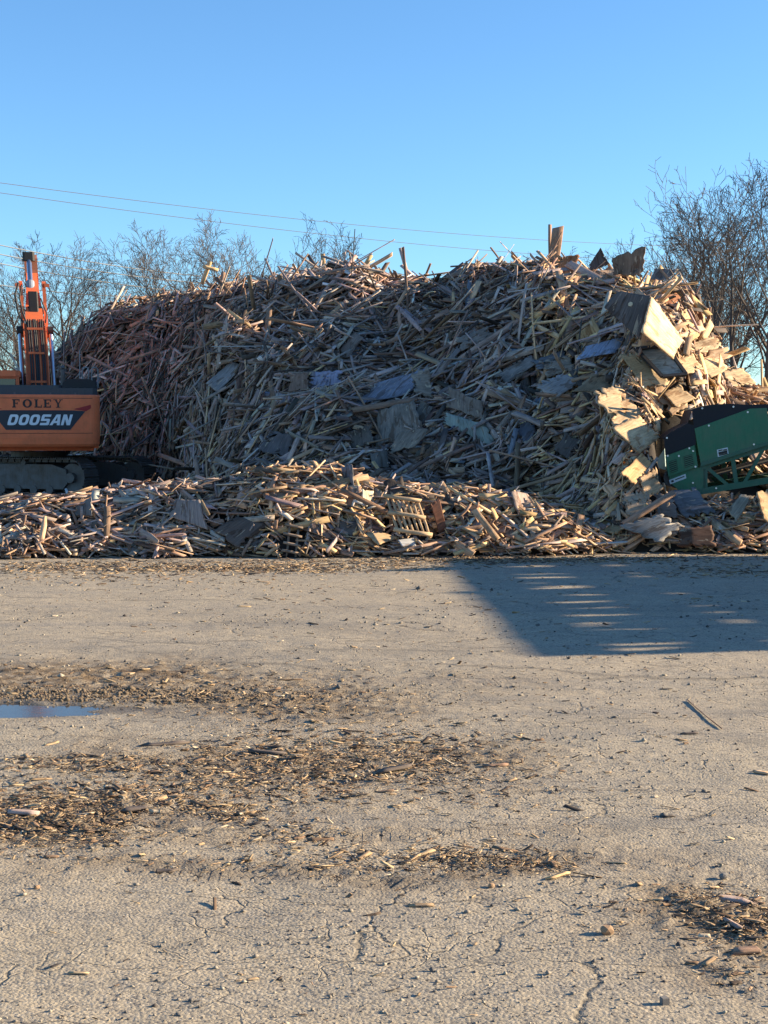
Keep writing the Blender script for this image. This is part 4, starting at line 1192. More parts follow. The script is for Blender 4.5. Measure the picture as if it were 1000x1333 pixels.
# knee brackets (stepped orange cheeks) and lamps
for s_ in (-1, 1):
    mb = MB(); x = BX + s_ * .31
    mb.prism([(1.55, 4.3), (2.0, 4.25), (2.55, 5.05), (2.2, 5.75), (1.95, 5.8), (1.9, 5.2)], (x, 0, 0), (0, 1, 0), (0, 0, 1), .09)
    mb.box((x + s_ * .08, 1.86, 5.68), (.14, .08, .09))
    mb.tube([(x - .05, 1.95, 5.72), (x + .05, 1.95, 5.72)], .08, 10)
    mb.build('boom_bracket', M_boom, BOOM)
mb = MB()
mb.tube([(BX - .36, 1.5, 5.7), (BX - .47, 1.45, 5.4), (BX - .42, 1.42, 4.9), (BX - .25, 1.40, 4.45)], .028, 6)
mb.tube([(BX - .28, 1.5, 5.65), (BX - .36, 1.45, 5.3), (BX - .30, 1.42, 4.9), (BX - .15, 1.35, 4.4)], .022, 6)
mb.tube([(BX + .2, 1.5, 5.3), (BX + .33, 1.42, 4.9), (BX + .28, 1.38, 4.5)], .02, 6)
mb.build('looped_hose', M_black, BOOM)
# arm (dipper) folded over beyond the boom head, with its cylinder on the boom's back
mb = MB()
mb.prism([(3.45, 6.1), (3.55, 6.6), (3.95, 6.75), (4.45, 6.2), (5.1, 3.2), (4.95, 3.1), (3.9, 5.5)], (BX, 0, 0), (0, 1, 0), (0, 0, 1), .36)
ARM = mb.build('arm', paint('worn_arm_paint', (.42, .12, .055), amount=.6), EX)
mb = MB(); mb.tube([(BX - .05, 2.05, 4.75), (BX - .05, 2.72, 5.85)], .115, 14); ac = mb.build('arm_cylinder', M_cyl, EX)
mb = MB(); mb.tube([(BX - .05, 2.72, 5.85), (BX - .05, 3.3, 6.55)], .07, 12); mb.build('cylinder_rod', M_chrome, ac)
mb = MB(); mb.box((BX - .05, 3.32, 6.62), (.34, .25, .24), ch=.06); mb.build('cylinder_eye', M_black, ac)
mb = MB(); mb.box((BX + .04, 1.9, 4.85), (.40, .12, .5)); mb.build('cylinder_foot', M_black, ac)
def shear(o):
    if o.type == 'MESH':
        for v in o.data.vertices:
            if v.co.z > 2.4: v.co.x -= (v.co.z - 2.4) * .05
    for c_ in o.children: shear(c_)


# bucket hanging behind
mb = MB(); arc = [(5.0 + .55 * math.cos(q), 2.75 + .55 * math.sin(q)) for q in np.linspace(-2.8, 1.2, 12)]
n_ = len(arc)
mb.add([(BX + s_ * .6, y, z) for s_ in (-1, 1) for y, z in arc], [(i, i + 1, n_ + i + 1, n_ + i) for i in range(n_ - 1)])
for s_ in (-1, 1): mb.add([(BX + s_ * .6, y, z) for y, z in arc], [tuple(range(n_))])
bk = mb.build('bucket', M_steel, EX)
for o in list(EX.children):
    if o.name.split('.')[0] in ('boom', 'arm', 'arm_cylinder', 'boom_cylinder', 'bucket'): shear(o)

# ------------------------------------------------------------------ green conveyor
CD = 21.6
CV = empty('conveyor', tuple(at(930, 590, CD)))
tag(CV, 'dark green loading conveyor of a wood grinder poking into the right side of the heap', 'conveyor')
cb = np.array(CV.location); cyaw = .10


def cvp(px, py, off=0.):
    """point on the conveyor's side plane (slightly turned), off metres towards the camera"""
    n = np.array([-cyaw, -1, 0]); n /= np.linalg.norm(n)
    c = at(930, 590, CD); d = ray(px, py); o = np.array([0, 0, CAMZ]); tt = np.dot(c - o, n) / np.dot(d, n)
    return Vector(o + d * tt - cb + n * off)


CN = Vector((-cyaw, -1, 0)).normalized()


def plate(name, pts, off, th, material, parent, mbx=None):
    mb = mbx or MB(); n_ = len(pts)
    fr = [cvp(x, y, 0) + CN * off for x, y in pts]; bkk = [p - CN * th for p in fr]
    mb.add(fr + bkk, [tuple(range(n_)), tuple(range(2 * n_ - 1, n_ - 1, -1))] + [(i, n_ + i, n_ + (i + 1) % n_, (i + 1) % n_) for i in range(n_)])
    if mbx is None: return mb.build(name, material, parent)


WID = 1.15
sp_ = plate('side_panel', [(904, 558), (976, 532), (998, 531), (1003, 577), (912.5, 606)], .03, .03, M_green, CV)
plate('panel_flange', [(911.5, 602), (1003, 573.5), (1003, 578), (912.5, 607)], .05, .02, M_greenf, sp_)
tpn = plate('tail_panel', [(867, 600), (903, 581), (909, 609), (918, 606), (919, 640), (903, 643.5), (884, 638.5), (873, 629), (868, 612)], .0, .05, M_green, CV)
sb = plate('vent_panel', [(866, 594), (904, 579.5), (908.5, 607), (870, 620.5)], .035, .03, M_green, CV)
for pts in ([(870, 601), (880.5, 597.5), (882.5, 612.5), (873, 616)], [(889.5, 594), (901, 591), (903, 605), (891.5, 609)]):
    vt = plate('vent', pts, .041, .004, M_blackp, sb)
    mb = MB()
    for k in range(6):
        f = (k + .5) / 6; a0 = np.array(pts[0]) * (1 - f) + np.array(pts[3]) * f; a1 = np.array(pts[1]) * (1 - f) + np.array(pts[2]) * f
        mb.bar(cvp(*a0, .046), cvp(*a1, .046), .012, .010, CN)
    mb.build('vent_louver', M_green, vt)
# stickers with lines of small print
st = plate('sticker', [(933, 585.5), (947, 582.3), (948.8, 594), (934.5, 597)], .036, .004, M_sticker, sp_)
mb = MB()
for k, (f, a0, a1) in enumerate(((.14, .12, .5), (.2, .55, .9), (.36, .1, .92), (.5, .1, .9), (.66, .12, .9), (.86, .15, .85))):
    p0 = (933 + 14 * a0 + 1.6 * f, 585.5 - 3.2 * a0 + 11.5 * f); p1 = (933 + 14 * a1 + 1.6 * f, 585.5 - 3.2 * a1 + 11.5 * f)
    mb.bar(cvp(*p0, .040), cvp(*p1, .040), .004, .016 if k != 3 else .02, (0, 0, 1))
mb.build('sticker_print', M_blackp, st)
st = plate('sticker', [(871, 625), (892.5, 616.8), (893.5, 622.5), (872.5, 630.5)], .004, .004, M_sticker, tpn)
mb = MB(); mb.bar(cvp(874, 627, .008), cvp(877, 625.7, .008), .004, .028); mb.bar(cvp(879, 624.5, .008), cvp(891, 620, .008), .004, .014); mb.build('sticker_print', M_blackp, st)
# truss: top and bottom chords, posts, diagonals, near and far side
RX = 1250


def chord(y0, x, slope): return y0 + (x - 912) * slope


for offk in (0, -WID):
    fr = MB()
    def cbr(p, q, w_=.07, hgt=.07): fr.bar(cvp(*p, offk - .03), cvp(*q, offk - .03), w_, hgt)
    top = lambda x: 608.5 - (x - 912) * .315 if x > 912 else 608.5
    bot = lambda x: 640 - (x - 912) * .165
    cbr((912, 609), (1003, 581)); cbr((1003, 581), (RX, 520))
    cbr((905, 641), (1003, 625), .08, .09); cbr((1003, 625), (RX, 585), .08, .09)
    cbr((918.5, 608), (918.5, 640), .06, .06)
    cbr((954, 596), (959, 632), .06, .06); cbr((921, 609), (947, 631), .05, .05); cbr((994, 585), (969, 629), .05, .05)
    for k, x in enumerate(range(1030, RX, 45)):
        cbr((x, 575 - (x - 1003) * .25), (x, 625 - (x - 1003) * .16), .05, .05); cbr((x, 575 - (x - 1003) * .25), (x + 40, 621 - (x - 1003) * .16 - 6), .05, .05)
    fr.build('truss_frame', M_greenf, CV)
fr = MB()
for x, y in ((919, 636), (960, 630), (1003, 623), (1040, 617), (1080, 611)):
    fr.bar(cvp(x, y, -.03), cvp(x, y, -WID), .06, .06)
fr.build('cross_member', M_greenf, CV)
# far side plate, belt and its idlers
plate('side_panel', [(867, 600), (904, 558), (976, 532), (1003, 531), (1003, 577), (912.5, 606), (918, 640), (903, 643), (873, 629)], -WID, .03, M_green, CV)
mb = MB()
def strip(mb, pts, w0, w1, th):
    P0 = [cvp(x, y, w0) for x, y in pts]; P1 = [cvp(x, y, w1) for x, y in pts]
    n_ = len(pts); dz = Vector((0, 0, -th))
    V_ = P0 + P1 + [p + dz for p in P0] + [p + dz for p in P1]
    Fc = []
    for i in range(n_ - 1):
        Fc += [(i, i + 1, n_ + i + 1, n_ + i), (2 * n_ + i, 3 * n_ + i, 3 * n_ + i + 1, 2 * n_ + i + 1), (i, 2 * n_ + i, 2 * n_ + i + 1, i + 1), (n_ + i, n_ + i + 1, 3 * n_ + i + 1, 3 * n_ + i)]
    Fc += [(0, n_, 3 * n_, 2 * n_), (n_ - 1, 3 * n_ - 1, 4 * n_ - 1, 2 * n_ - 1)]
    mb.add(V_, Fc)
strip(mb, [(868, 618), (885, 607), (930, 590), (1003, 565), (RX, 500)], -.06, -WID + .04, .02)
strip(mb, [(880, 634), (930, 618), (1003, 600), (RX, 540)], -.06, -WID + .04, .02)
mb.build('conveyor_belt', M_belt, CV)
mb = MB(); mb.tube([cvp(877, 622, -.06), cvp(877, 622, -WID + .04)], .14, 16); mb.build('tail_pulley', M_steel, CV)
# rubber skirts over the hood
plate('rubber_skirt', [(864.5, 570), (874, 562), (895, 551), (904, 554), (906, 579), (866, 593)], .02, .012, M_rubber, CV)
plate('rubber_skirt', [(900.5, 533), (912, 529.5), (928, 526.5), (950, 525.5), (971, 527), (1001, 526), (1003, 536), (976, 534), (904, 560)], .018, .012, M_rubber, CV)
mb = MB(); strip(mb, [(864.5, 570), (874, 562), (895, 551), (901, 533), (928, 526.5), (971, 527), (1003, 526)], .0, -WID, .02); mb.build('rubber_cover', M_rubber, CV)
mb = MB()
for x, y, o_ in ((922.5, 554, .03), (973, 536.5, .03), (981, 578.5, .03), (869, 593.2, .035), (883.5, 593.5, .035), (897, 583.5, .035), (902, 587, .035), (905, 607.5, .035), (902, 628.5, .004),
                 (914, 531.5, .018), (954.5, 529.5, .018), (868, 570, .02), (902, 641, .004), (932, 635.5, .02)):
    mb.tube([cvp(x, y, o_), cvp(x, y, o_ + .015)], .014, 8)
mb.build('bolt', M_bolt, CV)
# head end: legs and the receiving hopper
mb = MB()
for o_ in (-.03, -WID):
    p_ = cvp(1120, 600, o_); mb.bar(p_, (p_.x + .1, p_.y, -cb[2] + .04), .1, .1); p2 = cvp(1210, 590, o_); mb.bar(p2, (p2.x + .2, p2.y, -cb[2] + .04), .1, .1)
    mb.bar((p_.x, p_.y, p_.z - .6), (p2.x + .1, p2.y, p2.z - .7), .07, .07)
mb.build('support_leg', M_greenf, CV)
# pale plastic flap hanging off the tail
pf = [(852, 606), (857, 596), (865, 584), (866.5, 612), (858, 609)]
mb = MB(); fr_ = [Vector(at(x, y, 21.9)) for x, y in pf]; c_ = fr_[0].copy()
mb.add([p - c_ for p in fr_] + [p - c_ + Vector((.02, .03, 0)) for p in fr_], [(0, 1, 2, 3, 4), (9, 8, 7, 6, 5)] + [(i, 5 + i, 5 + (i + 1) % 5, (i + 1) % 5) for i in range(5)])
tag(mb.build('plastic_sheet', M_poly, None, c_), 'pale bluish torn plastic sheet at the nose of the green conveyor', 'plastic sheet')

# ------------------------------------------------------------------ unseen stake-sided trailer, added at the right and shaped for its shadow on the yard
TRL = 1
TR = empty('shadow_trailer', (9.3, 16.5, 0), R(2.8))
tag(TR, 'unseen grey trailer added beyond the right side to shade the yard', 'trailer')
mb = MB(); mb.box((.9, 0, 1.0), (2.3, 8.2, .22)); mb.box((.9, 0, .8), (.9, 8.0, .2)); mb.build('chassis', M_galv, TR)
mb = MB()
random.seed(4)
for x in (-.22, 2.0):
    mb.box((x, 0, 1.40), (.05, 8.2, .72))
    mb.box((x, 0, 2.05), (.045, 8.2, .24))
    mb.box((x, 0, 2.47), (.045, 8.2, .24))
    y = -4.05
    while y < 4.1:
        mb.box((x + .05, y, 2.0), (.05, .12 + random.random() * .4, 1.2), rot=Matrix.Rotation(random.gauss(0, .10), 4, 'X')); y += random.uniform(.25, .62)
for k in range(26): y = random.uniform(-3.9, 3.9); mb.box((random.uniform(-.15, 1.6), y, 2.55 + random.uniform(-.1, .16)), (random.uniform(.2, .9), random.uniform(.15, .8), .04), rot=Matrix.Rotation(random.gauss(0, .35), 4, 'X'))  # loose boards added to roughen the shadow edge
for y in (-4.1, 4.1): mb.box((.9, y, 1.6), (2.2, .05, 1.1))
mb.build('stake_side', M_galv, TR)
nx_, ny_ = 24, 60; lx, ly = np.meshgrid(np.linspace(-.15, 1.95, nx_), np.linspace(-4.0, 4.0, ny_))
lz = 1.86 + .16 * np.sin(np.clip((lx + .2) / 2.2, 0, 1) * math.pi) ** .6 * sstep(-4.2, -2.9, ly) * sstep(4.3, 2.5, ly) + fbm(lx * 2.2, ly * 1.6, 55, 4) * .2
lq = (np.arange(ny_ - 1)[:, None] * nx_ + np.arange(nx_ - 1)[None]).reshape(-1)
np_mesh('wood_load', np.stack([lx, ly, lz], -1).reshape(-1, 3), np.stack([lq, lq + 1, lq + 1 + nx_, lq + nx_], -1), M_brush, parent=TR)  # load mound added to shape the shadow, low enough to leave the gaps open
for y in (-3.0, -1.9, 2.6, 3.6):
    for x in (-.1, 1.9):
        mb = MB(); mb.tube([(x - .14, y, .5), (x + .14, y, .5)], .5, 22); wh = mb.build('wheel', M_rubber, TR)
        mb = MB(); mb.tube([(x - .15, y, .5), (x + .15, y, .5)], .25, 14); mb.build('rim', M_galv, wh)

# ------------------------------------------------------------------ trees
def tree_parts(seed, h, spread=.5, stems=1, lv=(8, 6, 5, 4), lean=0., r0=None):
    r = random.Random(seed); trunk = MB(); crown = MB()
    r0 = r0 or h * .020

    def grow(p, d, L, rad, lev):
        ns = (9, 6, 4, 3, 2)[lev]; pts = [p]; rd = [rad]; dd = d.copy(); dirs = [dd]
        wig = (.05, .10, .15, .19, .22)[lev]; trop = (.03, .10, .09, .07, .05)[lev]
        for i in range(ns):
            dd = (dd + Vector((r.gauss(0, wig), r.gauss(0, wig), r.gauss(0, wig) + trop))).normalized()
            pts.append(pts[-1] + dd * L / ns); rd.append(max(.0088, rad * (1 - .82 * (i + 1) / ns))); dirs.append(dd)
        (trunk if lev == 0 else crown).tube(pts, rd, (9, 5, 4, 3, 3)[lev], cap=False)
        if lev >= len(lv): return
        n = lv[lev]
        for k in range(n):
            t0 = (.32 if lev == 0 else .18); f = t0 + (1 - t0) * (k + r.random()) / n
            j = min(ns - 1, int(f * ns)); g_ = f * ns - j
            pp_ = pts[j].lerp(pts[j + 1], min(1, g_)); bd = dirs[j + 1]
            ax = bd.orthogonal().normalized(); ax.rotate(Matrix.Rotation(r.uniform(0, 2 * math.pi), 3, bd))
            an = math.radians(r.uniform(24, 50)) * (spread / .5 if lev == 0 else 1)
            nd = (bd * math.cos(an) + ax * math.sin(an)).normalized()
            cl = L * r.uniform(.42, .66) * (1.15 - .45 * f); cr_ = rad * (1 - .75 * f) * r.uniform(.50, .74)
            grow(pp_, nd, cl, max(.0095, cr_), lev + 1)
    for s_ in range(stems):
        a_ = 2 * math.pi * s_ / max(1, stems) + r.random()
        tl = .0 if stems == 1 else r.uniform(.10, .28)
        d = Vector((math.cos(a_) * tl + lean, math.sin(a_) * tl, 1)).normalized()
        grow(Vector((math.cos(a_) * .12 * (stems > 1), math.sin(a_) * .12 * (stems > 1), -.1)), d, h * r.uniform(.85, 1.0), r0 * r.uniform(.75, 1), 0)
    return trunk, crown


def tree_obj(seed, h, **k):
    tr_, cr_ = tree_parts(seed, h, **k)
    root = empty('bare_tree', (0, 0, 0))
    tr_.build('trunk', M_bark, root, smooth=True); cr_.build('crown', M_twig, root)
    return root


def tree_copy(src):
    c = src.copy(); col.objects.link(c)
    for ch in src.children:
        d = ch.copy(); col.objects.link(d); d.parent = c
    return c


protos = {}
H_ = 10.0
specs = {'A': dict(seed=11, spread=.62, lv=(10, 7, 5, 4)), 'B': dict(seed=23, spread=.48, lv=(11, 7, 5, 4)), 'C': dict(seed=37, spread=.6, stems=3, lv=(6, 5, 4, 3)),
         'D': dict(seed=41, spread=.5, stems=2, lv=(7, 5, 4, 3)), 'E': dict(seed=59, spread=.75, lv=(9, 7, 5, 4))}
# column of the trunk, row of the top, distance, kind, turn, label
trees = [
    (985, 190, 44, 'C', .3, 'tallest bare tree at the right edge of the photo with several trunks'),
    (930, 205, 49, 'D', 1.2, 'bare forked tree left of the tallest tree at the right edge'),
    (893, 222, 54, 'E', 2.6, 'wide bare tree whose branches spread left over the right shoulder of the heap'),
    (958, 240, 58, 'B', .9, 'slender bare tree standing behind the forked tree on the right'),
    (1015, 215, 50, 'B', 3.0, 'bare tree cut by the right edge beside the tallest tree'),
    (905, 300, 62, 'C', 4.0, 'shorter many stemmed bare tree behind the wide tree on the right'),
    (872, 330, 66, 'D', 5.2, 'small bare tree just right of the sunlit panel, far back'),
    (804, 300, 72, 'C', .5, 'distant bare treetop above the torn brown sheet on the crest'),
    (748, 318, 76, 'A', .2, 'tiny bare treetop right of the upright beam on the crest'),
    (330, 268, 62, 'B', 1.7, 'bare tree with a straight trunk above the middle left crest'),
    (250, 285, 66, 'E', .1, 'spreading bare tree above the golden crest knob'),
    (205, 296, 68, 'A', 2.0, 'bare tree leaning left over the left slope of the heap'),
    (288, 300, 70, 'C', 1.1, 'low bare tree between the spreading tree and the straight trunked tree'),
    (375, 305, 72, 'D', 3.4, 'thin bare tree just right of the straight trunked tree'),
    (432, 283, 66, 'A', 5.1, 'small leaning bare tree standing alone above the middle crest'),
    (62, 302, 62, 'B', 4.4, 'bare tree standing right behind the raised excavator boom'),
    (100, 305, 66, 'E', .8, 'wide bare tree between the excavator boom and the left slope of the heap'),
    (22, 312, 66, 'A', 3.7, 'bare tree left of the excavator boom'),
    (145, 322, 70, 'D', 2.4, 'bare tree whose top shows above the left end of the heap'),
    (885, 360, 58, 'E', 3.3, 'low crooked bare tree behind the right flank of the heap'),
    (-12, 395, 52, 'C', 1.3, 'low bare tree at the left edge above the cab'),
]
first = {}
for px, py, d, k, rz, lab in trees:
    if k not in first:
        sp = dict(specs[k]); sd_ = sp.pop('seed'); o = tree_obj(sd_, H_, **sp); first[k] = o
        zt = max(max(v.co.z for v in ch.data.vertices) for ch in o.children); o['_h'] = zt
    else: o = tree_copy(first[k])
    p_ = at(px, py, d); s_ = p_[2] / first[k]['_h']
    o.location = (p_[0], p_[1], -.05); o.scale = (s_ * 1.05, s_ * 1.05, s_); o.rotation_euler.z = rz
    tag(o, lab, 'tree', 'bare trees behind the wood heap')
for o in first.values(): del o['_h']
for o in col.objects:
    if o.name.startswith('bare_tree') and '_h' in o.keys(): del o['_h']

# brush
rb = random.Random(3); mb = MB()
for k in range(1500):
    if rb.random() < .6: px, d = rb.uniform(860, 1120), rb.uniform(42, 64)
    else: px, d = rb.uniform(-140, 110), rb.uniform(52, 74)
    x = (px - 500) / F * d; h = rb.uniform(.6, 3.0) * (1 if px > 500 else 1.05); p_ = Vector((x, d, 0)); dd = Vector((rb.gauss(0, .25), rb.gauss(0, .2), 1)).normalized()
    pts = [p_]
    for i in range(4):
        dd = (dd + Vector((rb.gauss(0, .15), rb.gauss(0, .15), 0))).normalized(); pts.append(pts[-1] + dd * h / 4)
    mb.tube(pts, [.022, .018, .014, .010, .006], 3, cap=False)
    for q in range(3):
        s_ = rb.choice(pts[1:]); e = s_ + Vector((rb.gauss(0, .35), rb.gauss(0, .35), rb.uniform(.1, .6))); mb.tube([s_, e], [.010, .006], 3, cap=False)
tag(mb.build('undergrowth', M_brush), 'dry brown brush growing under the bare trees', 'undergrowth', kind='stuff')

# ------------------------------------------------------------------ power lines
wires = [((0, 238), (700, 312), 60, 84, 'upper of the two long power wires crossing the open sky'), ((0, 251), (700, 331), 60, 84, 'lower of the two long power wires crossing the open sky'),
         ((0, 319), (330, 364), 58, 74, 'highest power wire passing behind the excavator boom'), ((0, 331), (330, 372), 58, 74, 'second power wire passing behind the excavator boom'),
         ((0, 343), (330, 386), 58, 74, 'third power wire passing behind the excavator boom'), ((0, 371), (250, 384), 58, 74, 'lowest power wire passing behind the excavator boom')]
for (p, q, d1, d2, lab) in wires:
    a_, b_ = Vector(at(*p, d1)), Vector(at(*q, d2)); dv = b_ - a_
    pts = []
    for k in range(41):
        f = -.6 + 2.4 * k / 40; pt = a_ + dv * f; pt.z += (f - 0) * (f - 1) * .9; pts.append(pt)
    mb = MB(); c_ = pts[0].copy(); mb.tube([x - c_ for x in pts], .014 if d1 == 60 else .022, 5)
    tag(mb.build('power_wire', M_wire, None, c_), lab, 'power line', 'power wires over the yard')

# ------------------------------------------------------------------ core of the heap + choosing which boards are objects of their own
hx = np.linspace(-14.5, 11, 300); hy = np.linspace(19.4, 54, 330); HX, HY = np.meshgrid(hx, hy)
HZ = H(HX, HY) - .12 - .12 * sstep(.3, 1.5, H(HX, HY)) + fbm(HX * 3, HY * 3, 71, 2) * .3
HZ = np.where(H(HX, HY) < .06, -.3, HZ)
HV = np.stack([HX, HY, HZ], -1).reshape(-1, 3); i_ = (np.arange(329)[:, None] * 300 + np.arange(299)[None]).reshape(-1)
HQ = np.stack([i_, i_ + 1, i_ + 301, i_ + 300], -1)

allV = [HV]; allQ = [HQ]; own = [np.full(len(HQ), -1)]; off = len(HV)
bq = (BQ[None] + (np.arange(NB) * 16)[:, None, None])
allV.append(WV.reshape(-1, 3)); allQ.append(bq.reshape(-1, 4) + off); own.append(np.repeat(np.arange(NB), len(BQ))); off += NB * 16
for k, (V_, Q_, uv, cc, cn, pp_) in enumerate(RS):
    allV.append(V_); allQ.append(Q_ + off); own.append(np.full(len(Q_), 100000 + k)); off += len(V_)
bpy.context.view_layer.update()
for o in list(col.objects):
    if o.type != 'MESH': continue
    rt = o
    while rt.parent: rt = rt.parent
    if rt in FEAT or rt.name.split('.')[0] in ('plywood_sheet', 'wooden_sheet', 'cabinet_door', 'torn_slab', 'rubber_mat', 'wood_block', 'excavator', 'conveyor', 'broken_pallet'):
        me = o.data; m_ = np.array(o.matrix_world); vv = np.empty(len(me.vertices) * 3, np.float32); me.vertices.foreach_get('co', vv); vv = vv.reshape(-1, 3) @ m_[:3, :3].T + m_[:3, 3]
        me.calc_loop_triangles(); tq = np.empty(len(me.loop_triangles) * 3, np.int32); me.loop_triangles.foreach_get('vertices', tq); tq = tq.reshape(-1, 3)
        tq = np.concatenate([tq, tq[:, 2:]], 1)
        allV.append(vv); allQ.append(tq + off); own.append(np.full(len(tq), -2)); off += len(vv)
AV = np.vstack(allV); AQ = np.vstack(allQ); OW = np.concatenate(own)
TR_ = np.vstack([AQ[:, [0, 1, 2]], AQ[:, [0, 2, 3]]]); OT = np.concatenate([OW, OW])
deg = (TR_[:, 0] == TR_[:, 1]) | (TR_[:, 1] == TR_[:, 2]) | (TR_[:, 0] == TR_[:, 2]); TR_ = TR_[~deg]; OT = OT[~deg]
bvh = BVHTree.FromPolygons(AV.tolist(), TR_.tolist(), all_triangles=True)
from collections import Counter
cnt = Counter(); sx_ = {}; sy_ = {}
O_ = Vector((0, 0, CAMZ))
for py in np.arange(286, 735, 1.6):
    for px in np.arange(0.5, 1000, 1.6):
        _, _, idx, _ = bvh.ray_cast(O_, Vector(ray(px, py)))
        if idx is not None:
            k = int(OT[idx])
            if k >= 0: cnt[k] += 1; sx_[k] = sx_.get(k, 0) + px; sy_[k] = sy_.get(k, 0) + py
big = [k for k, c in cnt.most_common() if k < 100000][:300 - len(FEAT)]
sheets = [k for k, c in cnt.most_common() if k >= 100000 and c >= 4]
print('seen boards', sum(1 for k in cnt if k < 100000), 'smallest own', cnt[big[-1]], 'sheets', len(sheets))

LM = [((50, 545), 'the excavator counterweight'), ((150, 605), 'the excavator tracks'), ((50, 420), 'the raised excavator boom'), ((275, 365), 'the golden crest knob'), ((245, 670), 'the square grey berm panel'),
      ((312, 692), 'the dark low berm sheet'), ((425, 495), 'the lavender torn sheet'), ((520, 550), 'the largest middle sheet'), ((505, 505), 'the blue grey sheet'), ((605, 525), 'the dark brown sheet'),
      ((612, 558), 'the greenish torn sheet'), ((530, 670), 'the broken pallet'), ((480, 648), 'the cream block'), ((630, 685), 'the tan board by the pallet'), ((722, 320), 'the upright crest beam'),
      ((818, 345), 'the big torn crest sheet'), ((815, 410), 'the large dark panel'), ((862, 425), 'the sunlit panel'), ((775, 455), 'the blue painted sheet'), ((862, 472), 'the grey cabinet door'),
      ((730, 500), 'the whitish torn sheet'), ((780, 500), 'the ragged sunlit plywood'), ((828, 562), 'the plywood cascade'), ((828, 610), 'the orange tan square'), ((930, 585), 'the green conveyor'),
      ((850, 690), 'the flat grey foot sheet'), ((907, 697), 'the dark brown slab'), ((965, 662), 'the leaning grey tan sheet'), ((388, 700), 'the ladder-like frame'), ((526, 340), 'the lath at the dip'),
      ((422, 347), 'the upright crest board'), ((778, 432), 'the clean yellow board'), ((720, 610), 'the dark hollow'), ((185, 470), 'the left slope'), ((350, 440), 'the upper middle slope'),
      ((560, 420), 'the upper centre slope'), ((650, 420), 'the long rising plank'), ((300, 560), 'the lower left slope'), ((400, 600), 'the berm crest'), ((130, 680), 'the small dark berm panel'), ((20, 700), 'the left foot of the berm'),
      ((930, 475), 'the tan flank sheet'), ((660, 700), 'the right foot of the berm'), ((760, 660), 'the shaded right foot of the heap')]
used_labels = set(l for l in [o.get('label') for o in col.objects] if l)


def rel(px, py, lx, ly):
    dx, dy = px - lx, py - ly
    if math.hypot(dx, dy) < 16: return 'at'
    if abs(dy) > abs(dx) * .8: return 'above' if dy < 0 else 'below'
    return 'left of' if dx < 0 else 'right of'


def describe(noun, cname, words, px, py):
    order = sorted(LM, key=lambda q: math.hypot(px - q[0][0], (py - q[0][1]) * 1.3))
    a_, b_, c_ = order[:3]
    base = f"{words} {noun}"
    for form in (f"{base} {rel(px, py, *a_[0])} {a_[1]}", f"{base} {rel(px, py, *a_[0])} {a_[1]}, towards {b_[1]}", f"{base} {rel(px, py, *a_[0])} {a_[1]}, towards {c_[1]}", f"{base} between {b_[1]} and {c_[1]}"):
        if len(form.split()) <= 16 and form not in used_labels:
            used_labels.add(form); return form
    f2 = f"{base} {rel(px, py, *a_[0])} {a_[1]}, farther from it"
    used_labels.add(f2); return f2


CW_ = {'grey': 'grey', 'pale grey': 'pale grey', 'brown': 'brown', 'dark': 'dark', 'tan': 'tan', 'golden': 'golden', 'reddish': 'reddish brown', 'blue': 'bluish', 'white': 'whitish'}
for k in big:
    px, py = sx_[k] / cnt[k], sy_[k] / cnt[k]
    p0 = WV[k][:4].mean(0); p1 = WV[k][12:].mean(0)
    x0, y0 = p0[0] / p0[1], (p0[2] - CAMZ) / p0[1]; x1, y1 = p1[0] / p1[1], (p1[2] - CAMZ) / p1[1]
    if x1 < x0: x0, y0, x1, y1 = x1, y1, x0, y0
    an = math.degrees(math.atan2(y1 - y0, x1 - x0 + 1e-6))
    ori = 'upright' if abs(an) > 68 else 'level' if abs(an) < 14 else 'rising' if an > 0 else 'falling'
    ln = 'long' if Ld[k] > 1.25 * small[k] * 1.1 else 'short' if Ld[k] < .85 * small[k] else ''
    wd = 'broad' if Wd[k] > .12 else 'thin' if Wd[k] < .055 else ''
    o = put('scrap_board', WV[k], BQ, C[k], BUV[k], M_wood)
    tag(o, describe('board', '', ' '.join(q for q in (ln, wd, CW_[PN[ci[k]]], ori) if q), px, py), 'board', 'loose boards of the wood heap')
for k in sheets:
    V_, Q_, uv, cc, cn, pp_ = RS[k - 100000]; px, py = sx_[k] / cnt[k], sy_[k] / cnt[k]
    o = put('plywood_sheet', V_, Q_, cc, uv, M_ply)
    sz = 'large torn' if cnt[k] > 90 else 'torn' if cnt[k] > 30 else 'small torn'
    tag(o, describe('sheet', '', f"{sz} {CW_[cn]}", px, py), 'sheet', 'sheets and panels in the heap')
rest = np.ones(NB, bool); rest[big] = False
rv = WV[rest].reshape(-1, 3); nr = int(rest.sum())
rq = (BQ[None] + (np.arange(nr) * 16)[:, None, None]).reshape(-1, 4)
rc = np.repeat(C[rest], 16, 0); ru = BUV[rest].reshape(-1, 3)
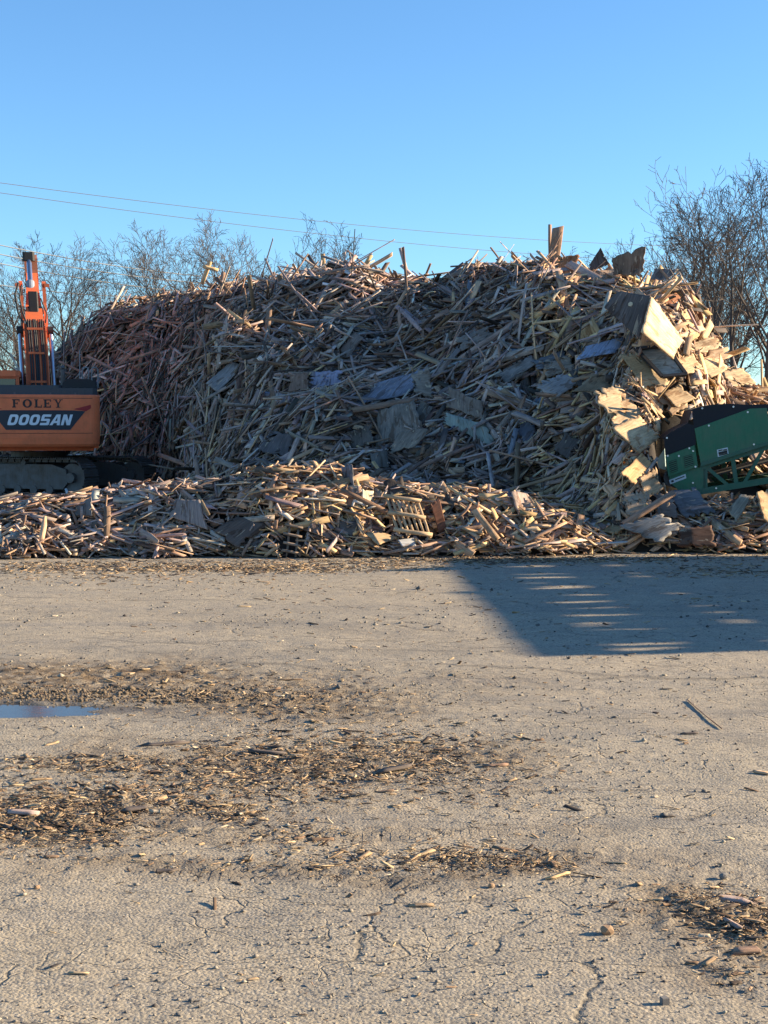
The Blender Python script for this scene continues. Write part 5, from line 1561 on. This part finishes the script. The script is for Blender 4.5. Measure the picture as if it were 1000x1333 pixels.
# fine broken bits filling the gaps
NF = 26000
fx = rng.uniform(-11, 9, NF * 2); fd = 19.4 + rng.random(NF * 2) ** 1.7 * 26
dc = np.interp(fx, P[:, 0], P[:, 1]); hz = H(fx, fd); kp = (hz > .03) & (fd < dc + .8) & ~((fx < -5) & (fd < 39) & (fd > 23.5)); fx = fx[kp][:NF]; fd = fd[kp][:NF]; NF = len(fx)
fn = surf_n(fx, fd); fl = rng.uniform(.08, .42, NF); fwd_ = rng.uniform(.012, .05, NF)
fl_ = board_local(fl, fwd_, fwd_ * .4, rng.uniform(0, 2, NF), rng)
ff = frames(fn, rng.uniform(-1.6, 1.6, NF), rng.normal(0, .4, NF), rng.uniform(-1, 1, NF))
fc = np.stack([fx, fd, H(fx, fd)], -1) + fn * rng.uniform(-.06, .10, NF)[:, None]
okf = ~blocked([fc], rng, 1.0); fl_ = fl_[okf]; ff = ff[okf]; fc = fc[okf]; fd = fd[okf]; fx = fx[okf]; NF = len(fx)
fv = np.einsum('nvk,nkj->nvj', fl_, ff) + fc[:, None]; fv[..., 2] = np.maximum(fv[..., 2], .003)
fz = np.where(fd < 23, np.where(fx < -2, 3, 4), np.where(fx < -3, 0, np.where(fx < 3, 1, 2)))
fci = np.array([rng.choice(9, p=PP[int(z)]) for z in fz]); fcol = np.array([PAL[PN[k]] for k in fci]) * rng.uniform(.7, 1.2, (NF, 1))
fq = (BQ[None] + (np.arange(NF) * 16)[:, None, None]).reshape(-1, 4)
cv_ = np.vstack([HV, rv, fv.reshape(-1, 3)]); cq = np.vstack([HQ, rq + len(HV), fq + len(HV) + len(rv)])
cc_ = np.vstack([np.tile((.035, .027, .022), (len(HV), 1)), rc, np.repeat(fcol, 16, 0)]); cu = np.vstack([HV, ru, fv.reshape(-1, 3)])  # near-black core colour paints in the shade of gaps between boards
extra = [k for k in range(len(RS)) if (100000 + k) not in sheets]
for k in extra:
    V_, Q_, uv, c3, cn, pp_ = RS[k]; cq = np.vstack([cq, Q_ + len(cv_)]); cv_ = np.vstack([cv_, V_]); cc_ = np.vstack([cc_, np.tile(c3, (len(V_), 1))]); cu = np.vstack([cu, uv])
c4_ = np.ones((len(cv_), 4)); c4_[:, :3] = cc_
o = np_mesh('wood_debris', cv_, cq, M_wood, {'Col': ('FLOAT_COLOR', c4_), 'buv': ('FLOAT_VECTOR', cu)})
tag(o, 'great heap of countless smaller broken boards and splinters filling the yard', 'wood debris', kind='stuff')

# ------------------------------------------------------------------ chips, sticks and stones on the yard
rc_ = np.random.default_rng(12)
PATCH = [(420, 985, 190, 34, 1500), (330, 1010, 170, 30, 700), (560, 985, 90, 30, 350), (45, 1055, 110, 30, 1100), (90, 1075, 110, 25, 500), (110, 993, 120, 9, 350), (200, 1035, 110, 22, 450), (600, 1112, 110, 14, 420), (700, 1120, 60, 10, 120),
         (300, 1055, 50, 8, 150), (180, 890, 200, 26, 500), (350, 905, 150, 25, 300), (980, 1195, 70, 28, 420), (920, 1165, 60, 14, 150), (830, 1180, 80, 20, 60), (960, 1265, 60, 16, 90), (370, 1085, 80, 16, 120),
         (280, 1120, 100, 14, 90), (450, 1120, 90, 14, 120), (650, 1000, 130, 50, 200), (500, 1100, 500, 200, 500), (500, 900, 520, 140, 700), (150, 740, 260, 4, 1500), (380, 741, 160, 4, 900), (300, 734, 330, 5, 2200), (650, 728, 200, 4, 1500), (150, 750, 200, 8, 500), (940, 742, 110, 7, 500), (650, 727, 200, 4, 900), (900, 725, 140, 6, 500), (500, 780, 520, 50, 500), (920, 780, 60, 4, 40)]
cx_ = []; cy_ = []
for (px, py, sx, sy, n) in PATCH:
    n = int(n * (1.8 if n > 100 and py > 900 and sx < 300 else 1))
    qx = px + rc_.normal(0, .55, n) * sx; qy = np.clip(py + rc_.normal(0, .72, n) * sy, 716, 1400)
    d = FW[None] + np.array([1, 0, 0])[None] * ((qx - 500) / F)[:, None] - UP[None] * ((qy - 666.5) / F)[:, None]
    k = -CAMZ / d[:, 2]; gx_, gy_ = d[:, 0] * k, d[:, 1] * k
    ok = (gy_ < 21.2) & (np.abs(gx_) < 9)
    cx_.append(gx_[ok]); cy_.append(gy_[ok])
cx_ = np.concatenate(cx_); cy_ = np.concatenate(cy_); n = len(cx_)
cl = rc_.lognormal(math.log(.027), .68, n).clip(.008, .2) * np.interp(cy_, [4, 9, 19], [.5, .85, 1.6]); cwd = cl * rc_.uniform(.08, .3, n); cwd = np.minimum(cwd, .02)
cn_ = np.tile([0, 0, 1.], (n, 1)) + rc_.normal(0, .13, (n, 3)); cn_ /= np.linalg.norm(cn_, axis=1, keepdims=True)
loc = board_local(cl, cwd, np.maximum(.0018, cwd * .2), rc_.uniform(0, 2, n), rc_)
frm = frames(cn_, rc_.normal(0, .75, n), rc_.normal(0, .12, n), rc_.normal(0, .3, n))
cc0 = np.stack([cx_, cy_, ground_h(cx_, cy_) + .003 + rc_.uniform(0, .005, n)], -1)
cvv = np.einsum('nvk,nkj->nvj', loc, frm) + cc0[:, None]
cpal = np.array([(.46, .33, .19), (.38, .26, .15), (.22, .14, .085), (.10, .07, .05), (.55, .44, .30), (.055, .045, .04)])
ccol = cpal[rc_.choice(6, n, p=[.20, .22, .20, .18, .06, .14])] * rc_.uniform(.8, 1.2, (n, 1)); c4_ = np.ones((n * 16, 4)); c4_[:, :3] = np.repeat(ccol, 16, 0)
o = np_mesh('wood_chip_litter', cvv.reshape(-1, 3), (BQ[None] + (np.arange(n) * 16)[:, None, None]).reshape(-1, 4), M_wood, {'Col': ('FLOAT_COLOR', c4_), 'buv': ('FLOAT_VECTOR', (loc + rc_.uniform(-30, 30, (n, 1, 3))).reshape(-1, 3))})
tag(o, 'scattered wood chips and splinters lying on the dusty yard', 'wood chips', kind='stuff')

# larger sticks, each its own
stick = [((176, 968), (246, 963), .05, 'dark', 'long dark stick lying across the top of the chip patch'), ((895, 908), (940, 945), .009, 'brown', 'thin curved wire-like stick lying at the right of the yard'),
         ((712, 1142), (744, 1130), .022, 'golden', 'pale stick lying below the right end of the small chip patch'), ((628, 994), (664, 992), .03, 'brown', 'brown stick lying alone right of the big chip patch'),
         ((-5, 1057), (60, 1060), .045, 'grey', 'grey stick lying across the chip patch at the left edge'), ((312, 976), (372, 979), .04, 'dark', 'dark stick in the middle of the big chip patch'),
         ((920, 1163), (990, 1172), .05, 'grey', 'broad grey sliver on the muddy patch at the right edge'), ((940, 1190), (972, 1206), .04, 'grey', 'grey splinter slanting in the muddy patch at the right edge'),
         ((978, 1000), (1003, 1003), .03, 'tan', 'short stick at the right edge of the yard'), ((480, 1005), (548, 992), .06, 'dark', 'dark bark strip at the right end of the big chip patch'), ((945, 1236), (1005, 1230), .04, 'brown', 'brown stick at the bottom of the muddy patch'),
         ((150, 1057), (205, 1050), .06, 'dark', 'dark bark strip below the left chip patch'), ((885, 952), (912, 951), .02, 'dark', 'short dark twig right of the yard centre'), ((190, 1130), (235, 1128), .03, 'dark', 'short dark stick beside the tyre marks')]
for k, (p, q, W, cn, lab) in enumerate(stick):
    a_, b_ = ground_at(*p), ground_at(*q)
    for e in (a_, b_): e[2] = float(ground_h(np.array([e[0]]), np.array([e[1]]))[0]) + .008
    V_, uv = one_board(a_, b_, W, min(.012, W * .35), PAL[cn], roll=R(-70), splint=1.5, seed=600 + k)
    o = put('stick', V_, BQ, np.array(PAL[cn]), uv, M_wood); tag(o, lab, 'stick', 'sticks lying on the yard')


def rock(name, c, s, colr, seed, label, cat, sq=(1, .8, .7), boxy=False):
    r = random.Random(seed); mb = MB()
    import bmesh
    bm = bmesh.new(); 
    if boxy: bmesh.ops.create_cube(bm, size=1.7); bmesh.ops.bevel(bm, geom=bm.edges[:], offset=.12, segments=2, affect='EDGES')
    else: bmesh.ops.create_icosphere(bm, subdivisions=2, radius=1)
    for v in bm.verts:
        k = 1 + r.uniform(-.16, .16) * (.3 if boxy else 1); v.co = Vector((v.co.x * sq[0], v.co.y * sq[1], v.co.z * sq[2])) * k * s
    me = bpy.data.meshes.new(name); bm.to_mesh(me); bm.free(); me.materials.append(colr); o = bpy.data.objects.new(name, me); col.objects.link(o); o.location = (c[0], c[1], float(ground_h(np.array([c[0]]), np.array([c[1]]))[0]) + s * sq[2] * .7)
    o.rotation_euler.z = r.random() * 1.2
    return tag(o, label, cat)


M_stone = paint('grey_stone', (.16, .15, .14), amount=.3, rough=.9, scale=20)
M_chunk = paint('brown_wood_chunk', (.30, .19, .11), amount=.3, rough=.9, scale=20)
g = ground_at(865, 1300); rock('wood_cube', (g[0], g[1], .012), .0135, M_stone, 1, 'small dark cube-shaped block alone near the lower right corner', 'block', boxy=True, sq=(1, 1, 1))
g = ground_at(790, 1208); rock('wood_chunk', (g[0], g[1], .012), .026, M_chunk, 2, 'brown lump of wood lying below the right muddy patch', 'lump')
g = ground_at(640, 1150); rock('wood_chunk', (g[0], g[1], .010), .014, M_chunk, 3, 'small tan lump of wood lying alone at the lower middle of the yard', 'lump')
g = ground_at(942, 1152 - 15); rock('stone', (g[0], g[1], .012), .02, M_stone, 4, 'small grey stone above the muddy patch on the right', 'stone')
g = ground_at(48, 1154); rock('wood_chunk', (g[0], g[1], .008), .012, M_chunk, 5, 'small orange brown lump of wood lying at the lower left', 'lump')

# gravel
n = 10000
u = rc_.random(n); gy_ = 3.7 + 13 * u ** 2.2; gx_ = rc_.uniform(-1, 1, n) * (gy_ * .27 + .2)
dn = fbm(gx_ * .9, gy_ * .6, 81) + .25 * mud_mask(gx_, gy_) + rc_.normal(0, .12, n) + .12 * sstep(6.5, 4.2, gy_); kp = dn > .0
# clods round the puddle
nc = 3200; q = rc_.normal(0, 1, (nc, 2)); px_ = PUD[0] + .6 + q[:, 0] * .9; py_ = PUD[1] + .55 + q[:, 1] * .16
gx_ = np.concatenate([gx_[kp], px_]); gy_ = np.concatenate([gy_[kp], py_]); n = len(gx_); isc = np.arange(n) >= n - nc
sz = rc_.lognormal(math.log(.0042), .45, n).clip(.002, .016) * np.interp(gy_, [4, 9, 16], [.9, 1.4, 2.2]); sz = np.where(isc, sz * 1.15, sz)
oc = np.array([(1, 0, 0), (-1, 0, 0), (0, 1, 0), (0, -1, 0), (0, 0, 1), (0, 0, -1)], float); of = np.array([(0, 2, 4), (2, 1, 4), (1, 3, 4), (3, 0, 4), (2, 0, 5), (1, 2, 5), (3, 1, 5), (0, 3, 5)])
ra = rc_.uniform(0, math.pi, n); cs, sn = np.cos(ra), np.sin(ra)
ov = oc[None] * rc_.uniform(.6, 1.35, (n, 6, 3)) * np.array([1, 1, .7]) + rc_.normal(0, .15, (n, 6, 3))
ov = np.stack([ov[..., 0] * cs[:, None] - ov[..., 1] * sn[:, None], ov[..., 0] * sn[:, None] + ov[..., 1] * cs[:, None], ov[..., 2]], -1) * sz[:, None, None]
gv = ov + np.stack([gx_, gy_, ground_h(gx_, gy_) + sz * .3], -1)[:, None]
gp = np.array([(.23, .20, .165), (.32, .28, .22), (.13, .12, .11), (.08, .07, .065)])[rc_.choice(4, n, p=[.4, .25, .22, .13])]; gp[isc] = (.15, .115, .08); c4_ = np.ones((n * 6, 4)); c4_[:, :3] = np.repeat(gp, 6, 0)
M_gravel = mat('gravel', rough=.95, spec=.15); t = NT(M_gravel); t.l(t.n('ShaderNodeAttribute', attribute_name='Col').outputs['Color'], t.b.inputs['Base Color'])
o = np_mesh('gravel', gv.reshape(-1, 3), (of[None] + (np.arange(n) * 6)[:, None, None]).reshape(-1, 3), M_gravel, {'Col': ('FLOAT_COLOR', c4_)})
tag(o, 'loose gravel and dirt clods on the yard', 'gravel', kind='stuff')
